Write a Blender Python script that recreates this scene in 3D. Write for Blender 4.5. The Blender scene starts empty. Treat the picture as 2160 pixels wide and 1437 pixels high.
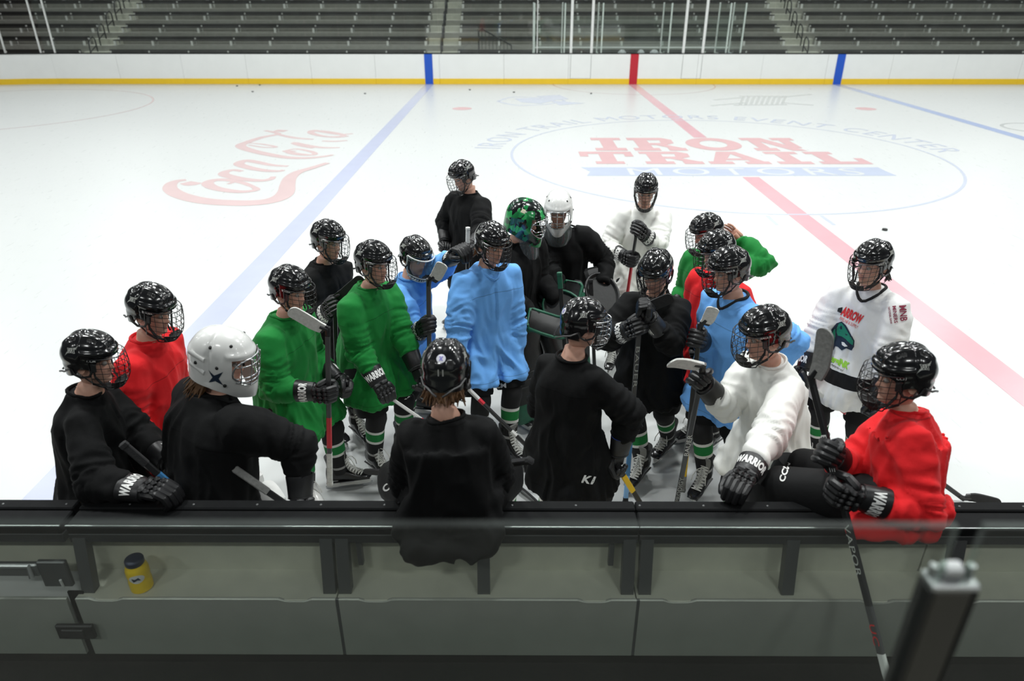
import bpy, math, random
import numpy as np
from mathutils import Vector, Matrix
from mathutils.bvhtree import BVHTree
random.seed(7); np.random.seed(7)
SC = bpy.context.scene
COL = SC.collection

# ------------------------------------------------------------------ camera, world, lights, exposure
FPX = 1482.0                                   # focal length in pixels of a 2160 wide frame
PITCH = math.radians(26.41); CAMH = 3.17; YAW = 0.0040
CAM = Vector((0, 0, CAMH))
cd = bpy.data.cameras.new('camera'); cam = bpy.data.objects.new('camera', cd); COL.objects.link(cam)
cam.location = CAM; cam.rotation_euler = (math.pi/2-PITCH, 0, YAW)
cd.sensor_width = 36.0; cd.lens = FPX/2160*36.0; cd.clip_start = 0.05; cd.clip_end = 200
cd.dof.use_dof = True; cd.dof.focus_distance = 4.6; cd.dof.aperture_fstop = 1.9
SC.camera = cam
CR = cam.rotation_euler.to_matrix()

w = bpy.data.worlds.new('arena_air'); SC.world = w; w.use_nodes = True
w.node_tree.nodes['Background'].inputs[0].default_value = (0.80, 0.90, 1.0, 1)
w.node_tree.nodes['Background'].inputs[1].default_value = 0.07

RED_X = 4.50; YF = 28.42; YC = 15.47; YN = 2.555  # centre line, far board face, centre ice, near board ice face
def lamp(x, y, z, pw, sx=0.9, sy=0.45, spread=150):
    d = bpy.data.lights.new('arena_or_fill_lamp', 'AREA'); d.shape = 'RECTANGLE'; d.size = sx; d.size_y = sy
    d.energy = pw; d.color = (0.97, 1.0, 0.985); d.spread = math.radians(spread)
    o = bpy.data.objects.new('arena_or_fill_lamp', d); COL.objects.link(o); o.location = (x, y, z)
for yy in (4.6, 10.5, 16.5, 23.0):
    for xx in (-20, -14, -8.5, -4.0, 0.5, 5.0, 9.5, 14, 19.5, 25):
        lamp(xx, yy, 8.8, 215.0 if -10 < xx < 12 else 210.0)
for xx in (-18, -8, 2, 12, 22): lamp(xx, 33.0, 10.5, 300.0, 1.2, .3, 160)      # fill lamps added over the seats to brighten the stands
for xx in (-7, -2.5, 2.5, 7): lamp(xx, -2.5, 6.6, 80.0, 1.2, .3, 165)             # house lights added over the near stand to fill bench and player fronts
SC.view_settings.view_transform = 'Standard'; SC.view_settings.look = 'None'
SC.view_settings.gamma = 1.0; SC.view_settings.use_curve_mapping = False
SC.view_settings.exposure = 0.0
SC.cycles.max_bounces = 8; SC.cycles.transparent_max_bounces = 24

def ray(px, py):
    return (CR @ Vector(((px-1080)/FPX, -(py-718.5)/FPX, -1.0)))
def UZ(px, py, z):
    """the world point at height z that stands at this place of the photograph"""
    r = ray(px, py); return CAM + r*((z-CAM.z)/r.z)
def UY(px, py, y):
    r = ray(px, py); return CAM + r*((y-CAM.y)/r.y)

# ------------------------------------------------------------------ materials
MATS = {}
def mat(name, col, rough=0.6, metal=0.0, spec=0.5, coat=0.0, sheen=0.0, bump=None, alpha=None, emit=None):
    if name in MATS: return MATS[name]
    m = bpy.data.materials.new(name); m.use_nodes = True
    nt = m.node_tree; b = nt.nodes['Principled BSDF']
    b.inputs['Base Color'].default_value = (*col, 1); b.inputs['Roughness'].default_value = rough
    b.inputs['Metallic'].default_value = metal; b.inputs['Specular IOR Level'].default_value = spec
    b.inputs['Coat Weight'].default_value = coat; b.inputs['Coat Roughness'].default_value = 0.05
    b.inputs['Sheen Weight'].default_value = sheen
    if bump:
        tc = nt.nodes.new('ShaderNodeTexCoord'); n = nt.nodes.new('ShaderNodeTexNoise'); bp = nt.nodes.new('ShaderNodeBump')
        n.inputs['Scale'].default_value = bump[0]; n.inputs['Detail'].default_value = 4
        bp.inputs['Strength'].default_value = bump[1]; bp.inputs['Distance'].default_value = bump[2] if len(bump) > 2 else 0.003
        nt.links.new(tc.outputs['Object'], n.inputs['Vector']); nt.links.new(n.outputs['Fac'], bp.inputs['Height'])
        nt.links.new(bp.outputs['Normal'], b.inputs['Normal'])
        if len(bump) > 3:      # mottled colour
            mx = nt.nodes.new('ShaderNodeMix'); mx.data_type = 'RGBA'
            mx.inputs[6].default_value = (*[c*(1-bump[3]) for c in col], 1); mx.inputs[7].default_value = (*[min(1, c*(1+bump[3])) for c in col], 1)
            nt.links.new(n.outputs['Fac'], mx.inputs[0]); nt.links.new(mx.outputs[2], b.inputs['Base Color'])
    MATS[name] = m
    return m
def glassmat(name, tint, refl=1.0, veil=0.0, fres=1.45):
    if name in MATS: return MATS[name]
    m = bpy.data.materials.new(name); m.use_nodes = True; nt = m.node_tree; nt.nodes.clear()
    out = nt.nodes.new('ShaderNodeOutputMaterial'); tr = nt.nodes.new('ShaderNodeBsdfTransparent'); gl = nt.nodes.new('ShaderNodeBsdfGlossy')
    fr = nt.nodes.new('ShaderNodeFresnel'); mx = nt.nodes.new('ShaderNodeMixShader')
    fr.inputs['IOR'].default_value = fres; tr.inputs[0].default_value = (*tint, 1); gl.inputs['Roughness'].default_value = 0.015
    gl.inputs[0].default_value = (refl, refl, refl, 1)
    ge = nt.nodes.new('ShaderNodeNewGeometry'); iv = nt.nodes.new('ShaderNodeMath'); iv.operation = 'SUBTRACT'; iv.inputs[0].default_value = 1.0; nt.links.new(ge.outputs['Backfacing'], iv.inputs[1])
    ml = nt.nodes.new('ShaderNodeMath'); ml.operation = 'MULTIPLY'; nt.links.new(fr.outputs[0], ml.inputs[0]); nt.links.new(iv.outputs[0], ml.inputs[1])
    nt.links.new(ml.outputs[0], mx.inputs[0]); nt.links.new(tr.outputs[0], mx.inputs[1]); nt.links.new(gl.outputs[0], mx.inputs[2])
    last = mx
    if veil:  # pale diffuse veil; on the bench glass it paints in the reflected haze
        df = nt.nodes.new('ShaderNodeBsdfDiffuse'); df.inputs[0].default_value = (0.7, 0.75, 0.72, 1)
        m2 = nt.nodes.new('ShaderNodeMixShader'); m2.inputs[0].default_value = veil
        tc = nt.nodes.new('ShaderNodeTexCoord'); nz = nt.nodes.new('ShaderNodeTexNoise'); nz.inputs['Scale'].default_value = 2.5; nz.inputs['Detail'].default_value = 3
        mr = nt.nodes.new('ShaderNodeMapRange'); mr.inputs[1].default_value = .35; mr.inputs[2].default_value = .7; mr.inputs[3].default_value = veil*.5; mr.inputs[4].default_value = veil*1.3
        nt.links.new(tc.outputs['Object'], nz.inputs['Vector']); nt.links.new(nz.outputs['Fac'], mr.inputs[0]); nt.links.new(mr.outputs[0], m2.inputs[0])
        nt.links.new(mx.outputs[0], m2.inputs[1]); nt.links.new(df.outputs[0], m2.inputs[2]); last = m2
    nt.links.new(last.outputs[0], out.inputs[0]); MATS[name] = m
    return m
def vcolmat(name, attr, rough=0.5, sss=0.0, spec=0.4, coat=0.0):
    if name in MATS: return MATS[name]
    m = mat(name, (1, 1, 1), rough, spec=spec, coat=coat); nt = m.node_tree; b = nt.nodes['Principled BSDF']
    a = nt.nodes.new('ShaderNodeVertexColor'); a.layer_name = attr
    nt.links.new(a.outputs['Color'], b.inputs['Base Color'])
    if sss: b.inputs['Subsurface Weight'].default_value = sss; b.inputs['Subsurface Radius'].default_value = (.01, .004, .002)
    return m
def jerseymat(name, col, bands=(), rough=0.78, seam=0.55, spec=0.22, sheen=0.06):
    """fabric; the attribute jc holds the garment's own coordinates (across, depth, height over the waist), so seams and bands sit on the cloth"""
    if name in MATS: return MATS[name]
    m = mat(name, col, rough, spec=spec, sheen=sheen); nt = m.node_tree; b = nt.nodes['Principled BSDF']; L = nt.links
    at = nt.nodes.new('ShaderNodeAttribute'); at.attribute_name = 'jc'
    sx = nt.nodes.new('ShaderNodeSeparateXYZ'); L.new(at.outputs['Vector'], sx.inputs[0])
    def math_(op, a, bb=None, c=None):
        n = nt.nodes.new('ShaderNodeMath'); n.operation = op
        for i, v in enumerate((a, bb, c)):
            if v is None: continue
            if isinstance(v, (int, float)): n.inputs[i].default_value = v
            else: L.new(v, n.inputs[i])
        return n.outputs[0]
    yoke = math_('LESS_THAN', math_('ABSOLUTE', math_('SUBTRACT', math_('ADD', sx.outputs[2], math_('MULTIPLY', math_('ABSOLUTE', sx.outputs[0]), 0.12)), 0.375)), 0.0022)
    hem = math_('LESS_THAN', math_('ABSOLUTE', math_('ADD', sx.outputs[2], 0.235)), 0.0018)
    fac = math_('MULTIPLY', math_('MAXIMUM', yoke, hem), seam)
    nz = nt.nodes.new('ShaderNodeTexNoise'); nz.inputs['Scale'].default_value = 9; nz.inputs['Detail'].default_value = 5
    tc = nt.nodes.new('ShaderNodeTexCoord'); L.new(tc.outputs['Object'], nz.inputs['Vector'])
    base = nt.nodes.new('ShaderNodeMix'); base.data_type = 'RGBA'
    base.inputs[6].default_value = (*[c*0.90 for c in col], 1); base.inputs[7].default_value = (*[min(1, c*1.08) for c in col], 1)
    L.new(nz.outputs['Fac'], base.inputs[0]); cur = base.outputs[2]
    for lo, hi, bc in bands:
        inb = math_('MULTIPLY', math_('GREATER_THAN', sx.outputs[2], lo), math_('LESS_THAN', sx.outputs[2], hi))
        mx = nt.nodes.new('ShaderNodeMix'); mx.data_type = 'RGBA'; L.new(inb, mx.inputs[0]); L.new(cur, mx.inputs[6]); mx.inputs[7].default_value = (*bc, 1); cur = mx.outputs[2]
    mx = nt.nodes.new('ShaderNodeMix'); mx.data_type = 'RGBA'; L.new(fac, mx.inputs[0]); L.new(cur, mx.inputs[6]); mx.inputs[7].default_value = (*[c*0.25 for c in col], 1)
    L.new(mx.outputs[2], b.inputs['Base Color'])
    wv = nt.nodes.new('ShaderNodeTexNoise'); wv.inputs['Scale'].default_value = 38; wv.inputs['Detail'].default_value = 6
    L.new(tc.outputs['Object'], wv.inputs['Vector'])
    bp = nt.nodes.new('ShaderNodeBump'); bp.inputs['Strength'].default_value = 0.35; bp.inputs['Distance'].default_value = 0.004
    L.new(wv.outputs['Fac'], bp.inputs['Height']); L.new(bp.outputs['Normal'], b.inputs['Normal'])
    return m

BLACKCLOTH = (0.0062, 0.0064, 0.0067)
M_black = jerseymat('black_jersey_fabric', BLACKCLOTH, seam=0.6, spec=0.12, sheen=0.012)
M_green = jerseymat('green_jersey_fabric', (0.007, 0.19, 0.032))
M_blue = jerseymat('light_blue_jersey_fabric', (0.15, 0.40, 0.84))
M_red = jerseymat('red_jersey_fabric', (0.68, 0.012, 0.016))
M_white = jerseymat('white_jersey_fabric', (0.76, 0.76, 0.745))
M_game = jerseymat('white_game_jersey_fabric', (0.78, 0.78, 0.77), bands=((-0.13, -0.035, (0.008, 0.008, 0.009)),), seam=0.0)
M_pants = mat('black_pants_nylon', (0.0078, 0.008, 0.0084), 0.7, spec=0.16, bump=(30, .4, .004))
M_shell = mat('black_helmet_shell', (0.006, 0.006, 0.0065), 0.17, spec=0.6, coat=0.4)
M_vent = mat('dark_recess', (0.002, 0.002, 0.002), 0.6)
M_trim = mat('dark_grey_plastic', (0.018, 0.018, 0.019), 0.4)
M_wire = mat('black_wire', (0.010, 0.010, 0.011), 0.28, spec=0.6)
M_chrome = mat('steel_wire', (0.62, 0.63, 0.64), 0.22, metal=1.0)
M_strap = mat('black_strap', (0.012, 0.012, 0.012), 0.7)
M_clear = glassmat('clear_plastic', (0.93, 0.95, 0.97), 1.0, 0.05)
M_glove = mat('black_glove_leather', (0.010, 0.010, 0.011), 0.42, spec=0.5, bump=(45, .35, .003))
M_gloveblue = mat('blue_glove_lining', (0.02, 0.07, 0.55), 0.7)
M_print = mat('white_print', (0.78, 0.78, 0.76), 0.6)
M_silver = mat('silver_print', (0.42, 0.43, 0.40), 0.45)
M_sockw = mat('white_knit', (0.70, 0.70, 0.67), 0.9, bump=(120, .4, .002))
M_sockg = mat('green_knit', (0.008, 0.185, 0.04), 0.9, bump=(120, .4, .002))
M_sockb = mat('black_knit', (0.009, 0.009, 0.010), 0.9, bump=(120, .4, .002))
M_sockt = mat('grey_sock_tape', (0.30, 0.30, 0.29), 0.6)
M_boot = mat('black_skate_leather', (0.011, 0.011, 0.012), 0.36, spec=0.5, bump=(40, .25, .003))
M_toe = mat('black_toe_cap', (0.010, 0.010, 0.011), 0.2, spec=0.5)
M_lace = mat('white_lace', (0.66, 0.66, 0.63), 0.85)
M_holder = mat('white_blade_holder', (0.62, 0.63, 0.62), 0.35)
M_steel = mat('skate_steel', (0.55, 0.56, 0.57), 0.2, metal=1.0)
M_tongue = mat('grey_felt_tongue', (0.20, 0.20, 0.19), 0.9)
M_stick = mat('black_carbon_shaft', (0.014, 0.014, 0.015), 0.32, spec=0.5)
M_stickgrey = mat('grey_carbon_shaft', (0.055, 0.055, 0.057), 0.35)
M_stickblue = mat('blue_shaft', (0.05, 0.20, 0.42), 0.35)
M_sticklightblue = mat('light_blue_shaft', (0.25, 0.50, 0.85), 0.4)
M_stickred = mat('red_shaft', (0.55, 0.015, 0.03), 0.35)
M_stickwhite = mat('white_shaft', (0.60, 0.60, 0.58), 0.35)
M_stickyellow = mat('yellow_shaft', (0.80, 0.50, 0.01), 0.4)
M_wtape = mat('white_cloth_tape', (0.60, 0.60, 0.57), 0.9, bump=(60, .6, .004, .25))
M_btape = mat('black_cloth_tape', (0.015, 0.015, 0.016), 0.85, bump=(70, .6, .004))
M_gtape = mat('grey_worn_tape', (0.22, 0.22, 0.21), 0.85, bump=(60, .6, .004, .4))
M_gpad = mat('black_pad_leather', (0.008, 0.0085, 0.0085), 0.5, bump=(25, .3, .004, .3))
M_gpadgreen = mat('green_pad_leather', (.008, .095, .05), 0.5, bump=(25, .3, .004, .3))
M_maskwhite = mat('white_mask_shell', (0.72, 0.72, 0.70), 0.25, coat=0.5)
M_skin = vcolmat('skin', 'Col', 0.48, sss=0.08, spec=0.35)
M_eye = mat('eye', (0.45, 0.43, 0.40), 0.2); M_iris = mat('iris', (0.02, 0.014, 0.01), 0.15)
M_hairb = mat('brown_hair', (0.10, 0.048, 0.018), 0.5); M_haird = mat('dark_hair', (0.022, 0.015, 0.011), 0.5); M_hairr = mat('auburn_hair', (0.16, 0.065, 0.022), 0.5)
M_sticker = mat('white_round_sticker', (0.62, 0.62, 0.68), 0.4); M_violet = mat('violet_print', (0.22, 0.20, 0.55), 0.5)
M_redprint = mat('red_print', (0.62, 0.02, 0.02), 0.6); M_maroon = mat('maroon_print', (0.22, 0.02, 0.05), 0.6); M_blackprint = mat('black_print', (0.01, 0.01, 0.012), 0.6)
M_teal = mat('teal_print', (0.012, 0.22, 0.13), 0.6); M_navy = mat('navy_print', (0.008, 0.02, 0.045), 0.6); M_lime = mat('lime_print', (0.30, 0.62, 0.05), 0.6)

# ------------------------------------------------------------------ mesh helpers
class MB:
    def __init__(self): self.V = []; self.F = []; self.M = []; self.n = 0
    def add(self, V, F, mi=0):
        V = np.asarray(V, float).reshape(-1, 3); b = self.n; self.V.append(V); self.n += len(V)
        for f in F: self.F.append([i+b for i in f])
        if isinstance(mi, int): self.M += [mi]*len(F)
        else: self.M += list(mi)
        return self
    def loft(self, rings, caps=True, mi=0, ringmi=None):
        R = [np.asarray(r, float) for r in rings]; n = len(R[0]); V = np.concatenate(R); F = []; M = []
        for i in range(len(R)-1):
            for j in range(n):
                k = (j+1) % n; F.append([i*n+j, i*n+k, (i+1)*n+k, (i+1)*n+j]); M.append(ringmi[i] if ringmi else mi)
        if caps:
            F.append(list(range(n-1, -1, -1))); M.append(ringmi[0] if ringmi else mi)
            F.append([(len(R)-1)*n+j for j in range(n)]); M.append(ringmi[-1] if ringmi else mi)
        return self.add(V, F, M)
    def tube(self, P, r, n=6, mi=0, caps=True, flat=1.0, up=None):
        P = [Vector(p) for p in P]; rr = r if hasattr(r, '__len__') else [r]*len(P)
        rings = []; t0 = (P[1]-P[0]).normalized()
        u = Vector(up) if up is not None else (Vector((0, 0, 1)) if abs(t0.z) < .9 else Vector((1, 0, 0)))
        for i, p in enumerate(P):
            t = (P[min(i+1, len(P)-1)]-P[max(i-1, 0)]); t = t.normalized() if t.length > 1e-9 else t0
            a = u-t*u.dot(t)
            if a.length < 1e-4: a = Vector((1, 0, 0))-t*t.x
            a.normalize(); b = t.cross(a); u = a
            rings.append([p+a*(rr[i]*flat*math.cos(q))+b*(rr[i]*math.sin(q)) for q in (2*math.pi*k/n for k in range(n))])
        return self.loft(rings, caps, mi)
    def capsule(self, a, b, ra, rb, n=8, mi=0, flat=1.0, up=None):
        a, b = Vector(a), Vector(b); t = (b-a); L = t.length; t = t/L
        return self.tube([a-t*ra*.92, a-t*ra*.6, a, b, b+t*rb*.6, b+t*rb*.92], [ra*.35, ra*.8, ra, rb, rb*.8, rb*.35], n, mi, True, flat, up)
    def box(self, c, s, R=None, mi=0, bev=0.0):
        c = Vector(c); h = Vector(s)/2
        if bev <= 0:
            V = [Vector((x*h.x, y*h.y, z*h.z)) for x in (-1, 1) for y in (-1, 1) for z in (-1, 1)]
            F = [[0, 1, 3, 2], [4, 6, 7, 5], [0, 4, 5, 1], [2, 3, 7, 6], [0, 2, 6, 4], [1, 5, 7, 3]]
            V = [(R @ v if R else v)+c for v in V]; return self.add(V, F, mi)
        b = min(bev, h.x*.9, h.y*.9, h.z*.9); rings = []
        for z, k in ((-h.z, 1), (-h.z+b, 0), (h.z-b, 0), (h.z, 1)):
            X = h.x-b*k; Y = h.y-b*k; cx = b*(.35 if k else 1)
            ring = [(-X+cx, -Y), (X-cx, -Y), (X, -Y+cx), (X, Y-cx), (X-cx, Y), (-X+cx, Y), (-X, Y-cx), (-X, -Y+cx)]
            rings.append([(R @ Vector((x, y, z)) if R else Vector((x, y, z)))+c for x, y in ring])
        return self.loft(rings, True, mi)
    def ell(self, c, s, R=None, nu=10, nv=6, mi=0):
        c = Vector(c); rings = []
        for i in range(nv+1):
            th = math.pi*(0.02+0.96*i/nv)
            rings.append([(R @ Vector((s[0]*math.sin(th)*math.cos(q), s[1]*math.sin(th)*math.sin(q), -s[2]*math.cos(th))) if R else Vector((s[0]*math.sin(th)*math.cos(q), s[1]*math.sin(th)*math.sin(q), -s[2]*math.cos(th))))+c for q in (2*math.pi*k/nu for k in range(nu))])
        return self.loft(rings, True, mi)
    def xf(self, M):
        Mn = np.array(M); self.V = [v @ Mn[:3, :3].T+Mn[:3, 3] for v in self.V]; return self
    def mesh(self, name, mats, smooth=True, sharp=None):
        me = bpy.data.meshes.new(name); V = np.concatenate(self.V) if self.V else np.zeros((0, 3))
        me.from_pydata(V.tolist(), [], self.F); me.update()
        for m in mats: me.materials.append(m)
        if len(mats) > 1: me.polygons.foreach_set('material_index', self.M)
        if smooth:
            me.polygons.foreach_set('use_smooth', [True]*len(me.polygons))
            if sharp: me.set_sharp_from_angle(angle=math.radians(sharp))
        return me
    def build(self, name, mats, parent=None, smooth=True, sharp=40, off=None):
        if not isinstance(mats, (list, tuple)): mats = [mats]
        if off is not None: self.V = [v-np.array(off) for v in self.V]
        return link(name, self.mesh(name, mats, smooth, sharp), parent)
def link(name, me, parent=None, M=None):
    o = bpy.data.objects.new(name, me); COL.objects.link(o)
    if parent is not None: o.parent = parent
    if M is not None: o.matrix_basis = M
    return o
def empty(name, loc=(0, 0, 0)):
    o = bpy.data.objects.new(name, None); COL.objects.link(o); o.location = loc; o.empty_display_size = .1; return o
def tag(o, label, cat, group=None, kind=None):
    if label: o['label'] = label
    if cat: o['category'] = cat
    if group: o['group'] = group
    if kind: o['kind'] = kind
    return o
def struct(o, label=None):
    o['kind'] = 'structure'
    if label: o['label'] = label
    return o
def frame(X, Y, Z, p=(0, 0, 0)):
    return Matrix(((X[0], Y[0], Z[0], p[0]), (X[1], Y[1], Z[1], p[1]), (X[2], Y[2], Z[2], p[2]), (0, 0, 0, 1)))
def interp(x, xs, ys): return float(np.interp(x, xs, ys))

_perm = np.random.RandomState(3).permutation(256); _perm = np.concatenate([_perm, _perm, _perm])
_grad = np.random.RandomState(4).normal(size=(256, 3)); _grad /= np.linalg.norm(_grad, axis=1)[:, None]
def noise3(P):
    P = np.asarray(P, float); I = np.floor(P).astype(int); f = P-I; I &= 255; u = f*f*f*(f*(f*6-15)+10); r = 0
    for a in (0, 1):
        for b in (0, 1):
            for c in (0, 1):
                h = _perm[_perm[_perm[I[:, 0]+a]+I[:, 1]+b]+I[:, 2]+c]
                g = (_grad[h]*(f-np.array([a, b, c]))).sum(1)
                r = r+g*np.where(a, u[:, 0], 1-u[:, 0])*np.where(b, u[:, 1], 1-u[:, 1])*np.where(c, u[:, 2], 1-u[:, 2])
    return r*1.6

_TXT = {}
def text2d(s, bold=0.0, spacing=1.0):
    """flat triangles of lettering, cap height 1, starting at x = 0; returns verts, faces, width"""
    k = (s, bold, spacing)
    if k in _TXT: return _TXT[k]
    c = bpy.data.curves.new('lettering', 'FONT'); c.body = s; c.size = 1.0; c.offset = bold; c.resolution_u = 3; c.space_character = spacing; c.fill_mode = 'BOTH'
    o = bpy.data.objects.new('lettering', c); COL.objects.link(o)
    dg = bpy.context.evaluated_depsgraph_get(); me = bpy.data.meshes.new_from_object(o.evaluated_get(dg))
    V = np.array([v.co[:2] for v in me.vertices]) if len(me.vertices) else np.zeros((0, 2)); F = [list(p.vertices) for p in me.polygons]
    bpy.data.objects.remove(o); bpy.data.curves.remove(c); bpy.data.meshes.remove(me)
    if len(V):
        lo = V.min(0); hi = V.max(0); hh = max(hi[1]-lo[1], .01); V = (V-lo)/hh; wd = V[:, 0].max()
    else: wd = 0
    _TXT[k] = (V, F, wd); return _TXT[k]
def place2d(V, o, ux, uy): return [Vector(o)+Vector(ux)*float(a)+Vector(uy)*float(b) for a, b in V]
def subdiv2d(V, F, maxlen):
    V = [tuple(v) for v in V]; F = [list(f) for f in F]; tris = []
    for f in F:
        for i in range(1, len(f)-1): tris.append([f[0], f[i], f[i+1]])
    for _ in range(6):
        out = []; cache = {}; ch = False
        def mid(a, b):
            k = (min(a, b), max(a, b))
            if k not in cache: V.append(((V[a][0]+V[b][0])/2, (V[a][1]+V[b][1])/2)); cache[k] = len(V)-1
            return cache[k]
        long = set()
        for t in tris:
            for i in range(3):
                a, b = t[i], t[(i+1) % 3]
                if math.dist(V[a], V[b]) > maxlen: long.add((min(a, b), max(a, b)))
        if not long: break
        for t in tris:
            e = [i for i in range(3) if (min(t[i], t[(i+1) % 3]), max(t[i], t[(i+1) % 3])) in long]
            if not e: out.append(t); continue
            if len(e) == 3:
                a, b, c = t; ab, bc, ca = mid(a, b), mid(b, c), mid(c, a); out += [[a, ab, ca], [ab, b, bc], [ca, bc, c], [ab, bc, ca]]
            elif len(e) == 1:
                i = e[0]; a, b, c = t[i], t[(i+1) % 3], t[(i+2) % 3]; m_ = mid(a, b); out += [[a, m_, c], [m_, b, c]]
            else:
                i = [q for q in range(3) if q not in e][0]; a, b, c = t[i], t[(i+1) % 3], t[(i+2) % 3]   # edge ab short
                bc, ca = mid(b, c), mid(c, a); out += [[a, b, bc], [a, bc, ca], [ca, bc, c]]
        tris = out
    return V, tris
def project(mb, V, F, o, ux, uy, bvh, nrm, off=0.003, mi=0, reach=0.5, maxlen=0.012):
    """lay flat artwork on a surface: every vertex is dropped along -nrm on to it"""
    o, ux, uy, nrm = Vector(o), Vector(ux), Vector(uy), Vector(nrm).normalized(); s = ux.length
    V, F = subdiv2d(V, F, maxlen/max(s, 1e-6)); W = []; ok = []
    for a, b in V:
        p = o+ux*a+uy*b; h = bvh.ray_cast(p+nrm*reach*.5, -nrm, reach)
        if h[0] is None: W.append(p); ok.append(False)
        else:
            n = h[1] if h[1].dot(nrm) > 0 else -h[1]
            W.append(h[0]+(n*.5+nrm*.5)*off); ok.append(True)
    mb.add(W, [f for f in F if all(ok[i] for i in f)], mi)
def poly2d(pts): return [tuple(p) for p in pts], [list(range(len(pts)))]
def ring2d(pts, w):
    """outline of a closed polygon as a strip, w thick inwards"""
    P = np.array(pts, float); n = len(P); c = P.mean(0); I = P+(c-P)*(w/np.linalg.norm(P-c, axis=1))[:, None]
    return np.concatenate([P, I]).tolist(), [[i, (i+1) % n, n+(i+1) % n, n+i] for i in range(n)]
def bvh_of(me, M=None):
    V = [(M @ v.co if M else v.co.copy()) for v in me.vertices]; return BVHTree.FromPolygons(V, [tuple(p.vertices) for p in me.polygons])
def stroke2d(P, W):
    """a brush stroke through points with a width at each"""
    P = np.array(P, float); Q = []; WW = []
    for i in range(len(P)-1):
        p0, p1, p2, p3 = P[max(i-1, 0)], P[i], P[i+1], P[min(i+2, len(P)-1)]
        for t in np.linspace(0, 1, 7)[:-1]:
            Q.append(.5*((2*p1)+(-p0+p2)*t+(2*p0-5*p1+4*p2-p3)*t*t+(-p0+3*p1-3*p2+p3)*t**3)); WW.append(W[i]*(1-t)+W[i+1]*t)
    Q.append(P[-1]); WW.append(W[-1]); Q = np.array(Q); WW = np.array(WW)
    T = np.gradient(Q, axis=0); T /= np.maximum(np.linalg.norm(T, axis=1), 1e-9)[:, None]; N = np.stack([-T[:, 1], T[:, 0]], 1)
    A = Q+N*WW[:, None]/2; B = Q-N*WW[:, None]/2; n = len(Q)
    return np.concatenate([A, B]).tolist(), [[i, i+1, n+i+1, n+i] for i in range(n-1)]
# ------------------------------------------------------------------ shared gear (head frame: X forward, Y left, Z up, origin between the eyes)
def helmet_mesh():
    n, rows = 96, 24; kn = [0, 38, 55, 68, 82, 100, 116, 135, 180]; ke = [.052, .05, .028, -.012, -.006, -.006, -.05, -.064, -.07]
    H, z0 = .160, .018; rings = []; ph = [2*math.pi*k/n for k in range(n)]
    for i in range(rows+1):
        t = 0.03+0.97*i/rows; ring = []
        for q in ph:
            d = abs((math.degrees(q)+180) % 360-180); e = interp(d, kn, ke); zz = e+(H-e)*math.cos(t*math.pi/2)**0.95
            k = 1.0 if zz <= z0 else max(0, 1-((zz-z0)/(H-z0))**2.5)**(1/2.3)
            if zz < z0: k = 1-0.9*(z0-zz)*(1.2 if d > 110 else .5)
            c, s = math.cos(q), math.sin(q); rx = .131 if c > 0 else .135; ry = .105
            r = 1/((abs(c)/rx)**2.35+(abs(s)/ry)**2.35)**(1/2.35); x, y = r*k*c, r*k*s
            g = lambda a, w: math.exp(-(a/w)**2); D = 0
            if d < 95: D += .0065*g(zz-.078, .012)-.004*g(zz-.060, .006)-.003*g(zz-.098, .007)
            D -= .0065*g(x+.022-.25*max(0, .09-zz), .006)*(1 if zz > .0 else 0)
            if zz > .10: D += .004*g(abs(y)-.038, .014)-.003*g(y, .014)
            if d > 100: D += .005*g(zz-.05, .03)-.005*g(zz-.012, .007)
            if 40 < d < 100: D -= .004*g(zz-.034, .006)
            v = Vector((x, y, zz)); m = Vector((x*.9, y, (zz-.01)*.8)); m = m.normalized() if m.length > 0 else Vector((0, 0, 1))
            ring.append(v+m*D)
        rings.append(ring)
    mb = MB(); mb.loft(rings, caps=False); F = mb.F; V = mb.V[0]; M = []
    for f in F:
        c = V[f].mean(0); x, y, z = c; ay = abs(y); vent = 0
        if z > .085:
            if .012 < ay < .030 and .035 < x < .075: vent = 1
            if .052 < ay < .066 and .02 < x < .062: vent = 1
            if .012 < ay < .03 and -.085 < x < -.05: vent = 1
            if .05 < ay < .064 and -.07 < x < -.035: vent = 1
        if x < -.095 and .028 < ay < .05 and .03 < z < .075: vent = 1
        M.append(vent)
    mb.M = M; top = rings[0]; k = mb.n
    mb.add([sum(top, Vector())/len(top)+Vector((0, 0, .001))], []); mb.F += [[(j+1) % n, j, k][::-1] for j in range(n)]; mb.M += [0]*n
    for (r0, r1, s0) in ((rings[-1], None, 1),):                   # rolled rim and foam lining inside
        inn = [Vector((p.x*.90, p.y*.89, p.z+.002)) for p in r0]; up = [Vector((p.x*.86, p.y*.84, p.z+.045)) for p in r0]
        mb.loft([r0, inn, up], caps=False, mi=2)
    V = np.concatenate(mb.V)                                    # sink the vents
    sunk = set(i for f, m in zip(mb.F, mb.M) if m == 1 for i in f); edge = set(i for f, m in zip(mb.F, mb.M) if m != 1 for i in f)
    for i in sunk-edge: V[i] *= .955
    mb.V = [V]
    return mb
def helmet_fit(side):
    """ear guards, screws, rear strap tab"""
    mb = MB()
    for s in (side,):
        mb.tube([(.048, s*.098, .03), (.046, s*.101, -.015), (.030, s*.101, -.046), (-.012, s*.099, -.058), (-.045, s*.097, -.042), (-.060, s*.097, -.012)], .0065, 6)
        mb.box((.055, s*.101, .006), (.026, .010, .046), bev=.004)
        mb.tube([(-.060, s*.097, -.012), (-.100, s*.080, -.040), (-.125, s*.055, -.052), (-.150, s*.03, -.070), (-.158, s*.012, -.082)], .005, 5)
    return mb
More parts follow.
